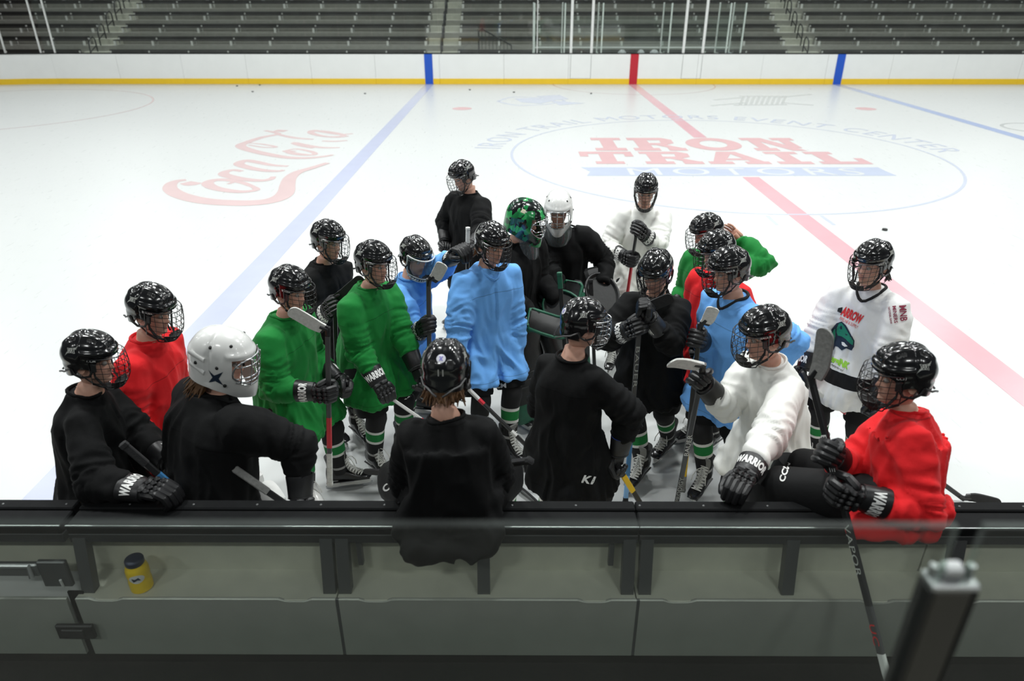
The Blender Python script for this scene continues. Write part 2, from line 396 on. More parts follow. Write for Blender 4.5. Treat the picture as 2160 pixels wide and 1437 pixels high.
def cage_pt(u, v, off=0.0):
    a = math.radians(u); z = .060-.198*v
    rx = .150+.020*math.sin(math.pi*min(1, v*.95))-.030*max(0, v-.72)**1.0*2
    ry = .106-.028*v*v
    return Vector((.012+(rx+off)*math.cos(a)**.85 if math.cos(a) > 0 else .012, (ry+off)*math.sin(a), z))
def cage_mesh():
    mb = MB(); us = np.linspace(-84, 84, 21)
    for v, r in ((.03, .0028), (.16, .0017), (.30, .0017), (.46, .0017), (.62, .0017), (.78, .0018), (.90, .0018), (1.0, .0030)):
        m = 84 if v < .8 else 84-26*(v-.8)/.2; mb.tube([cage_pt(u*m/84, v) for u in us], r, 5)
    for u in (-84, -66, -50, -34, -17, 0, 17, 34, 50, 66, 84):
        v0, v1 = (.03, 1.0) if abs(u) < 60 else (.03, .86)
        if abs(u) == 84: v1 = .8
        mb.tube([cage_pt(u*(1 if v < .8 else 1-.31*(v-.8)/.2), v, .002) for v in np.linspace(v0, v1, 10)], .0026 if abs(u) == 84 else .0016, 5)
    for s in (-1, 1): mb.tube([cage_pt(s*84, .8), cage_pt(s*62, .93), cage_pt(s*58, 1.0)], .0032, 5)
    return mb
def chin_mesh():
    mb = MB(); us = np.linspace(-40, 40, 9); rings = []
    for v, o in ((.80, -.004), (.90, .0), (1.0, .001), (1.06, -.012), (1.02, -.040), (.88, -.030)):
        rings.append([cage_pt(u, v, o) for u in us])
    P = [[r[i] for r in rings] for i in range(len(us))]
    mb.loft(P, True)
    for s in (-1, 1):
        mb.tube([(.050, s*.097, .0), (.055, s*.094, -.05), (.075, s*.070, -.105), (.105, s*.045, -.132)], .0085, 6, flat=.35)
        mb.tube([(-.01, s*.094, -.05), (.03, s*.080, -.095), (.075, s*.055, -.130)], .006, 6, flat=.4)
    return mb
def visor_mesh():
    """clear bubble shield with a white rim"""
    mb = MB(); us = np.linspace(-84, 84, 25); vs = np.linspace(.0, 1.0, 10)
    P = [[cage_pt(u*(1 if v < .8 else 1-.31*(v-.8)/.2), v, .0) for u in us] for v in vs]; n = len(us)
    mb.add([p for r in P for p in r], [[i*n+j, i*n+j+1, (i+1)*n+j+1, (i+1)*n+j] for i in range(len(vs)-1) for j in range(n-1)])
    return mb
def visor_rim():
    mb = MB(); us = np.linspace(-84, 84, 21)
    for v, r in ((.0, .006), (1.0, .006), (.80, .004)): mb.tube([cage_pt(u*(1 if v < .8 else 1-.31*(v-.8)/.2), v) for u in us], r, 6)
    for s in (-1, 1): mb.tube([cage_pt(s*84*(1 if v < .8 else 1-.31*(v-.8)/.2), v) for v in np.linspace(0, 1, 8)], .006, 6)
    for u in range(-80, 81, 10): mb.ell(cage_pt(u, .9, .004), (.006, .008, .006), nu=6, nv=4)
    return mb
def emblem2d():
    """flag-like badge: hollow four-cornered outline, two R's, wing strokes"""
    P = []
    C = [(-.62, .40), (.62, .44), (.56, -.42), (-.60, -.40)]
    for i in range(4):
        a, b = np.array(C[i]), np.array(C[(i+1) % 4]); m = (a+b)/2*.66
        for t in np.linspace(0, 1, 7)[:-1]: P.append(((1-t)**2*a+2*t*(1-t)*m+t*t*b).tolist())
    parts = [ring2d(P, .085)]
    for s in (-1, 1):
        for k in range(3):
            x0, y0 = s*(.30+.03*k), s*(.20+.06*k) if s > 0 else s*(.18+.06*k)
            x1, y1 = s*(.98-.13*k), s*(.74-.24*k) if s > 0 else s*(.72-.20*k)
            parts.append(([(x0, y0), (x1, y1), (x1-s*.05, y1-s*.10), (x0+s*.02, y0-s*.10)], [[0, 1, 2, 3]]))
    V, F, wd = text2d('RR', .03, .9); V = np.array(V)*np.array([.46, .52])+np.array([-.46*wd/2, -.26]); parts.append((V.tolist(), F))
    return parts
def mask_shell(green=False):
    n = 84; zs = list(np.linspace(.163, -.165, 44)); mb = MB(); rings = []
    for zz in zs:
        ring = []
        for k in range(n):
            q = 2*math.pi*k/n; d = abs((math.degrees(q)+180) % 360-180); lo = interp(d, [0, 30, 60, 95, 180], [-.165, -.16, -.125, -.095, -.075]); z = max(zz, lo)
            kk = max(0.0004, 1-(max(0, z-.0)/.165)**2.5)**(1/2.2); c, s = math.cos(q), math.sin(q)
            rx = (.158+.012*math.exp(-((z+.12)/.06)**2)) if c > 0 else .148
            ry = .117 if z > -.04 else .117-(.117-.062)*min(1, (-.04-z)/.12)*max(0, c)
            r = 1/((abs(c)/rx)**2.2+(abs(s)/ry)**2.2)**(1/2.2)
            g = lambda a, w: math.exp(-(a/w)**2)
            D = .007*g(z-.075, .012)*(d < 60)-.007*g(d-98, 5)*(z > -.08)+.005*g(d-70, 12)*g(z-.02, .05)
            ring.append(Vector(((r*kk+D)*c, (r*kk+D)*s, z)))
        rings.append(ring)
    mb.loft(rings, caps=False); V = mb.V[0]; F = []
    for f in mb.F:
        P = V[f]; c = P.mean(0); d = abs(math.degrees(math.atan2(c[1], c[0])))
        w = 46 if c[2] > -.03 else 46-20*min(1, (-.03-c[2])/.05)
        if d < w and -.078 < c[2] < .058: continue
        if np.ptp(P[:, 2]) < 1e-6 and c[2] < 0: continue
        F.append(f)
    k = mb.n; mb.F = F; mb.add([(0, 0, .1635)], []); mb.F += [[(j+1) % n, j, k][::-1] for j in range(n)]; mb.M = [0]*len(mb.F)
    return mb
def mask_cage(cat_eye=False):
    mb = MB()
    def pt(d, z, o=.012):
        q = math.radians(d); ry = .117 if z > -.04 else .117-.055*min(1, (-.04-z)/.12); r = 1/((abs(math.cos(q))/.160)**2.2+(abs(math.sin(q))/ry)**2.2)**(1/2.2)
        return Vector(((r+o)*math.cos(q), (r+o)*math.sin(q), z))
    rim = []
    for k in range(33):
        a = 2*math.pi*k/32; z = -.012+.074*math.sin(a); w = 47 if z > -.03 else 47-18*min(1, (-.03-z)/.05); rim.append(pt(w*math.cos(a)*(abs(math.cos(a))**-.35 if abs(math.cos(a)) > .02 else 1), z, .006))
    mb.tube(rim, .0045, 6, caps=False)
    if not cat_eye:
        for z in (-.055, -.032, .028): mb.tube([pt(d, z) for d in np.linspace(-42, 42, 13)], .0030, 5)
        for d in (-34, -17, 0, 17, 34): mb.tube([pt(d, z) for z in np.linspace(-.082 if abs(d) < 20 else -.06, .060, 9)], .0030, 5)
    else:
        for s in (-1, 1):
            mb.tube([pt(s*d, z) for d, z in ((6, .058), (5, .01), (14, -.025), (34, -.032), (45, -.01))], .0032, 5)
            mb.tube([pt(s*d, z) for d, z in ((0, -.02), (10, -.05), (30, -.055))], .0030, 5)
            mb.tube([pt(s*d, z) for d, z in ((6, .05), (20, .02), (44, .03))], .0030, 5)
        mb.tube([pt(0, z) for z in np.linspace(-.084, -.01, 6)], .0032, 5)
    return mb
def throat_mesh():
    mb = MB(); R = []
    for z, r, m in ((-.135, .150, 70), (-.18, .168, 66), (-.225, .178, 54), (-.26, .180, 34)):
        R.append([Vector((-.03+r*1.08*math.cos(math.radians(d)), r*.78*math.sin(math.radians(d)), z+.03*(abs(d)/70)**2)) for d in np.linspace(-m, m, 17)])
    n = 17; V = [p for r in R for p in r]; F = [[i*n+j, i*n+j+1, (i+1)*n+j+1, (i+1)*n+j] for i in range(3) for j in range(n-1)]
    mb.add(V, F); W = [p*1.0-Vector((p.x+.03, p.y, 0)).normalized()*.004 for p in V]; mb.add(W, [f[::-1] for f in F])
    return mb

FY = (.041, .0137, -.0137, -.041)
def glove_mesh(pose, mirror):
    mb = MB(); g = 1 if not mirror else -1
    arcs = {'grip': [(.014, .047), (.047, .016), (.035, -.026), (-.004, -.037)], 'open': [(.014, .047), (.058, .034), (.096, .004), (.112, -.034)], 'loose': [(.014, .047), (.054, .026), (.068, -.022), (.044, -.056)]}[pose]
    for i, y in enumerate(FY):
        y *= g; k = (1.0, 1.06, 1.0, .86)[i]; P = [(arcs[0][0]-.004*(i == 3), arcs[0][1])]
        for a, b in zip(arcs, arcs[1:]): P.append((P[-1][0]+(b[0]-a[0])*k, P[-1][1]+(b[1]-a[1])*k))
        Q = [Vector((x, y*(1-.05*j), z)) for j, (x, z) in enumerate(P)]
        for a, b, r in zip(Q, Q[1:], (.0185, .0178, .0162)):
            d = (b-a).normalized()*.0015; mb.capsule(a+d, b-d, r, r*.96, 8, 0, 1.0)
    T = [Vector((-.045, .050*g, .020)), Vector((-.012, .064*g, -.006)), Vector((.026, .052*g, -.030)), Vector((.040, .034*g, -.036))]
    if pose != 'grip': T = [Vector((-.045, .050*g, .018)), Vector((-.012, .066*g, .0)), Vector((.026, .064*g, -.012)), Vector((.050, .056*g, -.02))]
    for a, b, r in zip(T, T[1:], (.023, .020, .017)): mb.capsule(a, b, r, r*.9, 8)
    mb.box((-.034, 0, .026), (.100, .108, .050), bev=.018)                     # palm and back of the hand
    mb.box((-.034, 0, .002), (.070, .082, .020), bev=.008)
    for i, y in enumerate(FY):
        mb.box((-.004, y*g, .056), (.029, .0255, .025), bev=.009); mb.box((-.037, y*g*.98, .058), (.032, .0255, .026), bev=.010)
    for y in (-.026, .026): mb.box((-.069, y, .054), (.027, .050, .025), bev=.009)
    return mb
def glove_cuff(mirror):
    mb = MB(); R = []
    for x, a, b in ((-.066, .050, .036), (-.082, .056, .043), (-.090, .061, .048), (-.135, .065, .052), (-.184, .071, .058), (-.192, .070, .057), (-.192, .061, .048), (-.13, .050, .038)):
        R.append([Vector((x, a*math.cos(q)*1.0, .012+b*math.sin(q))) for q in (2*math.pi*k/24 for k in range(24))])
    mb.loft(R, caps=True, ringmi=[0, 0, 0, 0, 0, 1, 1])
    mb.tube([Vector((-.083, .057*math.cos(q), .012+.045*math.sin(q))) for q in np.linspace(0, 2*math.pi, 25)], .0055, 6, caps=False)
    return mb
def glove_print(word='WARRIOR'):
    mb = MB(); V, F, wd = text2d(word, .05, 1.04); h = .050; L = .172; sc = L/wd; V2, F2 = subdiv2d(V, F, .22); W = []
    for a, b in V2:
        y = (a*sc-L/2); q = math.pi/2-y/.0665; x = -.139-(b-.5)*h
        k = interp(x, [-.19, -.09], [1, 0]); A = .0615+.0095*k; B = .0485+.0095*k
        W.append((x, (A+.0022)*math.cos(q), .012+(B+.0022)*math.sin(q)))
    mb.add(W, F2); return mb
def glove_badge():
    mb = MB(); V = [(-.034+.016*math.cos(q), .016*math.sin(q), .0722) for q in np.linspace(0, 2*math.pi, 17)[:-1]]
    I = [(-.034+.0115*math.cos(q), .0115*math.sin(q), .0722) for q in np.linspace(0, 2*math.pi, 17)[:-1]]
    mb.add(V+I, [[i, (i+1) % 16, 16+(i+1) % 16, 16+i] for i in range(16)])
    V, F, wd = text2d('S', .03); mb.add([(-.034-(b-.5)*.015, (a-wd/2)*.015, .0722) for a, b in V], F)
    return mb

def skate_boot():
    mb = MB(); R = []
    for x, w_, zb, zt in ((-.098, .016, .098, .150), (-.092, .030, .090, .185), (-.07, .037, .086, .20), (-.03, .041, .084, .20), (.02, .042, .082, .185), (.06, .044, .080, .155), (.10, .048, .078, .130), (.14, .050, .076, .118), (.175, .046, .076, .110), (.20, .034, .079, .102), (.212, .016, .084, .096)):
        ring = []
        for k in range(14):
            q = 2*math.pi*k/14; c, s = math.cos(q), math.sin(q); zc = (zb+zt)/2; hz = (zt-zb)/2
            ring.append((x, w_*math.copysign(abs(c)**.75, c), zc+hz*math.copysign(abs(s)**.8, s)))
        R.append(ring)
    mb.loft(R, True, ringmi=[0]*7+[1]*3)
    mb.loft([[(cx+a*math.cos(q), b*math.sin(q), z) for q in (2*math.pi*k/16 for k in range(16))] for z, cx, a, b in ((.12, -.025, .066, .038), (.18, -.028, .060, .040), (.23, -.032, .056, .045), (.275, -.036, .062, .050), (.285, -.037, .060, .048))], True)
    mb.box((.05, 0, .079), (.30, .075, .010), bev=.004)
    return mb
def skate_tongue():
    mb = MB(); R = []
    for x, z, w_ in ((.10, .128, .030), (.055, .172, .034), (.036, .225, .038), (.034, .285, .046), (.040, .325, .044), (.036, .332, .036)):
        R.append([(x+.008, -w_, z-.004), (x+.016, -w_*.5, z+.004), (x+.018, 0, z+.006), (x+.016, w_*.5, z+.004), (x+.008, w_, z-.004), (x-.006, 0, z-.012)])
    mb.loft(R, True); return mb
def skate_laces():
    mb = MB(); P = [(.150, .124), (.132, .134), (.114, .145), (.097, .158), (.081, .173), (.068, .192), (.061, .213), (.057, .236), (.056, .258)]
    for i, (x, z) in enumerate(P):
        w_ = .034
        mb.tube([(x-.012, -w_, z-.004), (x+.006, -w_*.4, z+.010), (x+.006, w_*.4, z+.010), (x-.012, w_, z-.004)], .0034, 5)
        if i < len(P)-1:
            x2, z2 = P[i+1]
            for s in (-1, 1): mb.tube([(x-.010, -s*w_, z-.002), ((x+x2)/2+.009, 0, (z+z2)/2+.012), (x2-.010, s*w_, z2-.002)], .0030, 5)
    for s in (-1, 1): mb.tube([(.066, 0, .262), (.090, s*.026, .248), (.112, s*.046, .200), (.116, s*.05, .160)], .0032, 5)
    return mb
def skate_holder():
    mb = MB()
    mb.loft([[(x, -w_, z0), (x, w_, z0), (x, w_, z1), (x, -w_, z1)] for x, w_, z0, z1 in ((-.102, .006, .030, .060), (-.085, .012, .028, .078), (-.03, .012, .026, .076), (-.01, .008, .026, .046), (.06, .007, .026, .042), (.085, .008, .026, .05), (.11, .013, .026, .076), (.175, .012, .028, .074), (.205, .006, .034, .055))], True)
    mb.box((-.055, 0, .080), (.08, .06, .010), bev=.004); mb.box((.145, 0, .077), (.10, .075, .010), bev=.004)
    return mb
def skate_blade():
    mb = MB(); xs = [-.110, -.100, -.06, 0, .06, .12, .18, .205, .216]; zl = [.016, .006, .001, .0, .0, .0, .002, .009, .020]; w_ = .0022
    mb.loft([[(x, -w_, z), (x, w_, z), (x, w_, .034), (x, -w_, .034)] for x, z in zip(xs, zl)], True); return mb
def guard_mesh():
    """white hard shot-blocker shell over the boot"""
    mb = MB(); R = []
    for z, x0, x1, w_ in ((.085, -.10, .205, .056), (.115, -.105, .20, .058), (.15, -.10, .14, .056), (.20, -.095, .075, .054), (.26, -.10, .05, .060), (.34, -.10, .045, .066), (.35, -.095, .04, .062)):
        R.append([((x0+x1)/2+(x1-x0)/2*math.cos(q), w_*math.copysign(abs(math.sin(q))**.8, math.sin(q)), z) for q in (2*math.pi*k/20 for k in range(20))])
    mb.loft(R, True); return mb

LIB = {}
def lib(name, fn, mats, sharp=40):
    if name not in LIB: LIB[name] = fn().mesh(name, mats, True, sharp)
    return LIB[name]
def gear():
    lib('helmet', helmet_mesh, [M_shell, M_vent, M_trim], 50); lib('ear_guard1', lambda: helmet_fit(1), [M_trim]); lib('ear_guard-1', lambda: helmet_fit(-1), [M_trim])
    lib('cage', cage_mesh, [M_wire]); lib('cage_chrome', cage_mesh, [M_chrome]); lib('chin_cup', chin_mesh, [M_strap])
    lib('visor', visor_mesh, [M_clear]); lib('visor_rim', visor_rim, [M_holder])
    for p in ('grip', 'open', 'loose'):
        for m in (0, 1): lib(f'glove_{p}{m}', lambda: glove_mesh(p, m), [M_glove])
    lib('cuff', lambda: glove_cuff(0), [M_glove, M_vent]); lib('cuff_blue', lambda: glove_cuff(0), [M_glove, M_gloveblue])
    lib('glove_print', glove_print, [M_print]); lib('glove_badge', glove_badge, [M_print])
    lib('boot', skate_boot, [M_boot, M_toe], 45); lib('tongue', skate_tongue, [M_tongue]); lib('laces', skate_laces, [M_lace]); lib('holder', skate_holder, [M_holder], 30); lib('blade', skate_blade, [M_steel], 30); lib('guard', guard_mesh, [M_maskwhite])
gear()
_hb = bvh_of(LIB['helmet'])
def helmet_marks(word, s, what):
    mb = MB()
    if 1:
        nrm = Vector((-.12, s*.80, .58)).normalized(); ux = Vector((-s*1.0, -s*.05, .0)); ux = (ux-nrm*ux.dot(nrm)).normalized(); uy = nrm.cross(ux)
        o = Vector((-.045, s*.080, .085))
        for V, F in (emblem2d() if what == 'emblem' else ()): project(mb, V, F, o, ux*.034, uy*.034, _hb, nrm, .0022, 0, .2, .008)
        if what == 'side':
            V, F, wd = text2d(word, .02, 1.05); n2 = Vector((.35, s, .12)).normalized(); ux = Vector((-s, s*.35*s, 0)); ux = (ux-n2*ux.dot(n2)).normalized(); uy = n2.cross(ux); h = .013
            project(mb, np.array(V)-np.array([wd/2, .5]), F, Vector((.045, s*.095, .045)), ux*h, uy*h, _hb, n2, .002, 1, .2, .006)
    if what == 'front':
        V, F, wd = text2d(word, .02, 1.05); project(mb, np.array(V)-np.array([wd/2, .5]), F, Vector((.13, 0, .068)), Vector((0, 1, 0))*.010, Vector((0, 0, 1))*.010, _hb, Vector((1, 0, .1)), .002, 1, .2, .006)
    return mb
for s_ in (-1, 1):
    lib(f'emblem{s_}', lambda: helmet_marks('', s_, 'emblem'), [M_silver, M_print])
    for wrd in ('BAUER', 'CCM'): lib(f'side_{wrd}{s_}', lambda: helmet_marks(wrd, s_, 'side'), [M_silver, M_print]); lib(f'front_{wrd}', lambda: helmet_marks(wrd, 1, 'front'), [M_silver, M_print])
def rear_marks():
    mb = MB(); n = Vector((-1, 0, .45)).normalized(); ux = Vector((0, -1, 0)); uy = n.cross(ux)
    C = [(math.cos(q), math.sin(q)) for q in np.linspace(0, 2*math.pi, 21)[:-1]]
    project(mb, C, [list(range(20))], (-.12, 0, .075), ux*.020, uy*.020, _hb, n, .002, 0, .2, .006)
    for a in (35, -35):
        c, s = math.cos(math.radians(a)), math.sin(math.radians(a)); project(mb, [(-.14*c-.9*s*.7, -.14*s+.9*c*.7), (.14*c-.9*s*.7, .14*s+.9*c*.7), (.14*c+.9*s*.7, .14*s-.9*c*.7), (-.14*c+.9*s*.7, -.14*s-.9*c*.7)], [[0, 1, 2, 3]], (-.12, 0, .075), ux*.018, uy*.018, _hb, n, .003, 1, .2, .006)
    return mb
lib('rear_sticker', rear_marks, [M_sticker, M_violet])
def rear_number():
    mb = MB(); V, F, wd = text2d('11', .02); n = Vector((-1, 0, .1)).normalized(); ux = Vector((0, -1, 0)); uy = n.cross(ux)
    project(mb, np.array(V)-np.array([wd/2, .5]), F, (-.13, 0, .018), ux*.028, uy*.028, _hb, n, .0022, 0, .2, .006); return mb
lib('rear_number', rear_number, [M_silver])

# ------------------------------------------------------------------ body, clothes
def head_rings(n=44):
    zs = [.117, .113, .104, .09, .075, .06, .048, .038, .03, .022, .014, .007, 0, -.007, -.014, -.02, -.026, -.032, -.038, -.044, -.05, -.056, -.061, -.066, -.071, -.076, -.081, -.087, -.094, -.102, -.11, -.118, -.126, -.132]
    Z = [-.135, -.126, -.115, -.09, -.06, -.03, 0, .02, .05, .08, .105, .113, .118]
    S = [.030, .040, .047, .059, .067, .071, .073, .0745, .072, .062, .041, .028, .006]
    Fr = [.045, .072, .086, .086, .087, .085, .084, .092, .090, .077, .050, .034, .006]; B = [.060, .062, .064, .072, .084, .092, .097, .099, .096, .084, .056, .036, .006]
    R = []; C = []
    g = lambda a, w_: math.exp(-(a/w_)**2)
    for z in zs:
        s, f, b = interp(z, Z, S), interp(z, Z, Fr), interp(z, Z, B); ring = []; col = []
        for k in range(n):
            q = 2*math.pi*(k)/n
            if math.cos(q) > 0: q = math.atan2(math.sin(q)*(.35+.65*abs(math.sin(q))), math.cos(q))   # more vertices on the face
            c, sn = math.cos(q), math.sin(q); x = (f if c > 0 else b)*math.copysign(abs(c)**.92, c); y = s*math.copysign(abs(sn)**.92, sn); D = 0
            if c > 0:
                D += interp(z, [-.058, -.052, -.044, -.034, -.02, 0, .018], [0, .008, .021, .025, .016, .007, 0])*g(y, .0095+.004*g(z+.042, .012))
                D += .006*g(z+.044, .008)*g(abs(y)-.012, .006)+.005*g(z-.024, .009)*g(abs(y)-.028, .026)
                D -= .012*g(abs(y)-.031, .015)*g(z-.0, .013)
                D += .0055*g(z+.067, .0055)*g(y, .020)+.005*g(z+.080, .0055)*g(y, .018)-.003*g(z+.073, .003)*g(y, .022)
                D += .006*g(z+.110, .012)*g(y, .022)-.004*g(z+.094, .007)*g(y, .025)+.004*g(z+.030, .02)*g(abs(y)-.045, .016)
                x += D
            skin = np.array([.62, .36, .27])
            if c > 0 and D is not None:
                lip = max(g(z+.067, .0055), g(z+.080, .0055))*g(y, .022); brow = g(z-.024, .006)*g(abs(y)-.031, .017)
                cheek = g(z+.035, .022)*g(abs(y)-.045, .022)+.7*g(z+.036, .014)*g(y, .012)
                skin = skin*(1-.55*brow*1.4 if brow < .7 else .25)+0; skin = skin*(1-lip*.6)+np.array([.40, .12, .105])*lip*.6; skin = skin*(1-.35*cheek)+np.array([.58, .22, .17])*.35*cheek
            ring.append((x, y, z)); col.append(skin)
        R.append(ring); C.append(col)
    return R, C
HEADR, HEADC = head_rings()
def ik(S, W, l1, l2, pole):
    d = W-S; L = d.length; Lm = l1+l2
    if L > Lm*.995: k = L/(Lm*.995); l1, l2 = l1*k, l2*k
    u = d.normalized(); a = (l1*l1-l2*l2+L*L)/(2*L); h = math.sqrt(max(0, l1*l1-a*a)); p = pole-u*pole.dot(u)
    p = p.normalized() if p.length > 1e-5 else Vector((0, 0, 1)); return S+u*a+p*h
def superring(c, X, Y, a, b, n=32, e=2.5):
    out = []
    for k in range(n):
        q = 2*math.pi*k/n; cc, ss = math.cos(q), math.sin(q); r = 1/((abs(cc))**e+(abs(ss))**e)**(1/e); out.append(c+X*(a*r*cc)+Y*(b*r*ss))
    return out
def remesh(mb, vox, it=8, fac=.6):
    me = mb.mesh('cloth_tmp', [], False); o = bpy.data.objects.new('cloth_tmp', me); COL.objects.link(o)
    r = o.modifiers.new('r', 'REMESH'); r.mode = 'VOXEL'; r.voxel_size = vox; s = o.modifiers.new('s', 'SMOOTH'); s.iterations = it; s.factor = fac
    dg = bpy.context.evaluated_depsgraph_get(); m2 = bpy.data.meshes.new_from_object(o.evaluated_get(dg))
    bpy.data.objects.remove(o); bpy.data.meshes.remove(me); return m2

WARN = []
PEOPLE = {}
def person(key, label, head, hz, yaw, hyaw, pitch=12, roll=0, lean=.06, side=0.0, jersey=None, hands=None, elbows=None, feet=None, knees=None,
           gear='cage', logo='BAUER', hem=None, hipz=None, pelvis=None, pads=1.0, hair=None, sock='stripe', guard=False, thumb=None, pose=None, gl=(True, True), prints=None,
           vneck=None, vis_legs=True, badge=(), blue=(), skin=1.0, hscale=.95, cuffword=True, goalie=False, kneeword=True, footyaw=None, footyaws=None, folds=1.0, swing=None):
    H = UZ(head[0], head[1], hz); ya = math.radians(yaw); f = Vector((math.cos(ya), math.sin(ya), 0)); l = Vector((-math.sin(ya), math.cos(ya), 0)); up = Vector((0, 0, 1))
    hy = math.radians(hyaw); hf = Vector((math.cos(hy), math.sin(hy), 0)); hl = Vector((-math.sin(hy), math.cos(hy), 0))
    RM = frame(hf, hl, up).to_3x3() @ Matrix.Rotation(math.radians(pitch), 3, 'Y') @ Matrix.Rotation(math.radians(roll), 3, 'X')
    Hm = Matrix.Translation(H) @ RM.to_4x4() @ Matrix.Diagonal((hscale, hscale, hscale, 1))
    hipz = hipz if hipz is not None else hz-.69
    mean_f = (f+hf*.6).normalized()
    N = H-mean_f*.062-up*.185
    Pv = Vector(pelvis) if pelvis is not None else Vector((N.x, N.y, 0))-f*lean-l*side+up*hipz
    u = (N-Pv).normalized(); L = (N-Pv).length; lt = (l-u*l.dot(u)).normalized(); ft = lt.cross(u)
    if ft.dot(f) < 0: ft = -ft
    base = Vector((Pv.x, Pv.y, 0)); root = empty('person', base)
    tag(root, label, 'person'); PEOPLE[key] = dict(H=H, N=N, P=Pv, f=f, l=l, root=root)
    hands = hands or {}; elbows = elbows or {}; thumb = thumb or {}; pose = pose or {}
    def pt(s):
        if isinstance(s, Vector): return s
        if len(s) == 3 and s[0] == 'loc': s = s[1]; return N+f*s[0]+l*s[1]+up*s[2]
        if len(s) == 2 and s[0] == 'loc': s = s[1]; return N+f*s[0]+l*s[1]+up*s[2]
        if len(s) == 4: return UY(s[0], s[1], s[2])
        return UY(s[0], s[1], H.y+s[2])
    arms = {}
    for sd, sg in (('R', -1), ('L', 1)):
        S = N-u*.072+lt*(sg*.172*pads); G = pt(hands.get(sd, ('loc', (.30, sg*.14, -.50))))
        l1, l2 = .30, .335
        pole = (pt(elbows[sd])-(S+G)/2) if sd in elbows else (-up*.8+lt*sg*.40-f*.45)
        E = ik(S, G, l1, l2, pole)
        if (G-S).length > (l1+l2)*1.04: WARN.append((key, sd, round((G-S).length, 2)))
        fw = (G-E).normalized(); th = Vector(thumb[sd]) if sd in thumb else (up if abs(fw.z) < .75 else f)
        Yv = th-fw*th.dot(fw); Yv.normalize(); Yv = Yv*(1 if sd == 'R' else -1); Zv = fw.cross(Yv)
        Wr = G-fw*.085+Zv*.02; arms[sd] = (S, E, Wr, G, fw, Yv, Zv)
    legs = {}
    foot_pts = {}
    for sd, sg in (('R', -1), ('L', 1)):
        hip = Pv+lt*(sg*.095)-up*.02
        if knees and sd in knees:
            K = pt(knees[sd][0]); A = pt(knees[sd][1]); fy = math.radians((footyaws or {}).get(sd, yaw)); 
        else:
            fy = math.radians((footyaws or {}).get(sd, (footyaw if footyaw is not None else yaw)+sg*12))
            if feet and sd in feet:
                g = feet[sd]; G = UZ(g[0], g[1], 0.0) if not isinstance(g, Vector) else g
            else: G = Vector((Pv.x, Pv.y, 0))+l*(sg*.17)+f*.03
            A = Vector((G.x, G.y, .155)); dl = (A-hip).length*1.018; K = ik(hip, A, dl*.515, dl*.485, (f*.8+Vector((math.cos(fy), math.sin(fy), 0))*.5+l*sg*.1))
        legs[sd] = (hip, K, A, fy)
    PEOPLE[key].update(arms=arms, legs=legs)
    off = base
    # ---- body: one surface from crown to hips with the limbs inside the clothes
    mb = MB(); n = len(HEADR[0]); rings = [[Hm @ Vector(p) for p in r] for r in HEADR]; cols = [[c*skin for c in r] for r in HEADC]
    hair_col = {'brown': (.07, .035, .015), 'auburn': (.11, .045, .017), None: (.02, .014, .01), 'dark': (.02, .014, .01)}[hair]
    for i, r in enumerate(HEADR):
        for k, p in enumerate(r):
            if p[2] > .075 or (p[0] < -.03 and p[2] > -.085): cols[i][k] = np.array(hair_col)
    nc = Hm @ Vector((-.022, 0, -.15)); HR = Hm.to_3x3()
    def ring44(c, X, Y, a, b):
        out = []
        for k in range(n):
            q = 2*math.pi*k/n
            if math.cos(q) > 0: q = math.atan2(math.sin(q)*(.35+.65*abs(math.sin(q))), math.cos(q))
            out.append(c+X*(a*math.cos(q))+Y*(b*math.sin(q)))
        return out
    sk = np.array([.60, .34, .25])*skin
    mid = (nc+N)/2
    for c, X, Y, a, b in ((nc, HR @ Vector((1, 0, 0)), HR @ Vector((0, 1, 0)), .060, .056), (mid, mean_f, up.cross(mean_f), .062, .058), (N+u*.0, ft, lt, .072, .07), (N-u*.06, ft, lt, .085, .12), (N-u*.14, ft, lt, .095, .14), (N-u*.30, ft, lt, .085, .13), (Pv+u*.05, ft, lt, .09, .13), (Pv-u*.06, ft, lt, .085, .13)):
        rings.append(ring44(c, X, Y, a, b)); cols.append([sk]*n)
    mb.loft(rings, True); allcol = [c for r in cols for c in r]
    for sd in 'RL':
        S, E, Wr, G, fw, Yv, Zv = arms[sd]; k0 = mb.n; mb.tube([S, S.lerp(E, .5), E, E.lerp(Wr, .4), Wr, (G-fw*.02 if not gl[0 if sd == 'R' else 1] else Wr+fw*.01)], [.046, .044, .036, .036, .024, .022], 8); allcol += [sk]*(mb.n-k0)
        if not gl[0 if sd == 'R' else 1]:                    # a bare hand: palm, four bent fingers, thumb
            g = 1 if sd == 'R' else -1; k0 = mb.n; B = frame(fw, Yv, Zv, G); q = MB()
            q.box((-.035, 0, .012), (.085, .078, .026), bev=.011)
            for i, y in enumerate((.030, .010, -.010, -.029)):
                Lf = (.92, 1.0, .95, .78)[i]; P = [Vector((.005, y*g, .014)), Vector((.005+.040*Lf, y*g*1.1, .008)), Vector((.005+.064*Lf, y*g*1.15, -.010)), Vector((.005+.078*Lf, y*g*1.15, -.028))]
                q.tube(P, [.0098, .0092, .0085, .0070], 8)
            q.tube([Vector((-.055, .032*g, .006)), Vector((-.022, .055*g, -.006)), Vector((.012, .062*g, -.016))], [.014, .0105, .008], 8); q.xf(B)
            for v in q.V: mb.V.append(v)
            for F_ in q.F: mb.F.append([i+mb.n for i in F_])
            mb.M += [0]*len(q.F); mb.n += q.n; allcol += [sk]*q.n
    for sd in 'RL':
        hip, K, A, fy = legs[sd]; k0 = mb.n; mb.tube([hip, K, A], [.07, .05, .038], 8); allcol += [sk]*(mb.n-k0)
    ne = mb.n
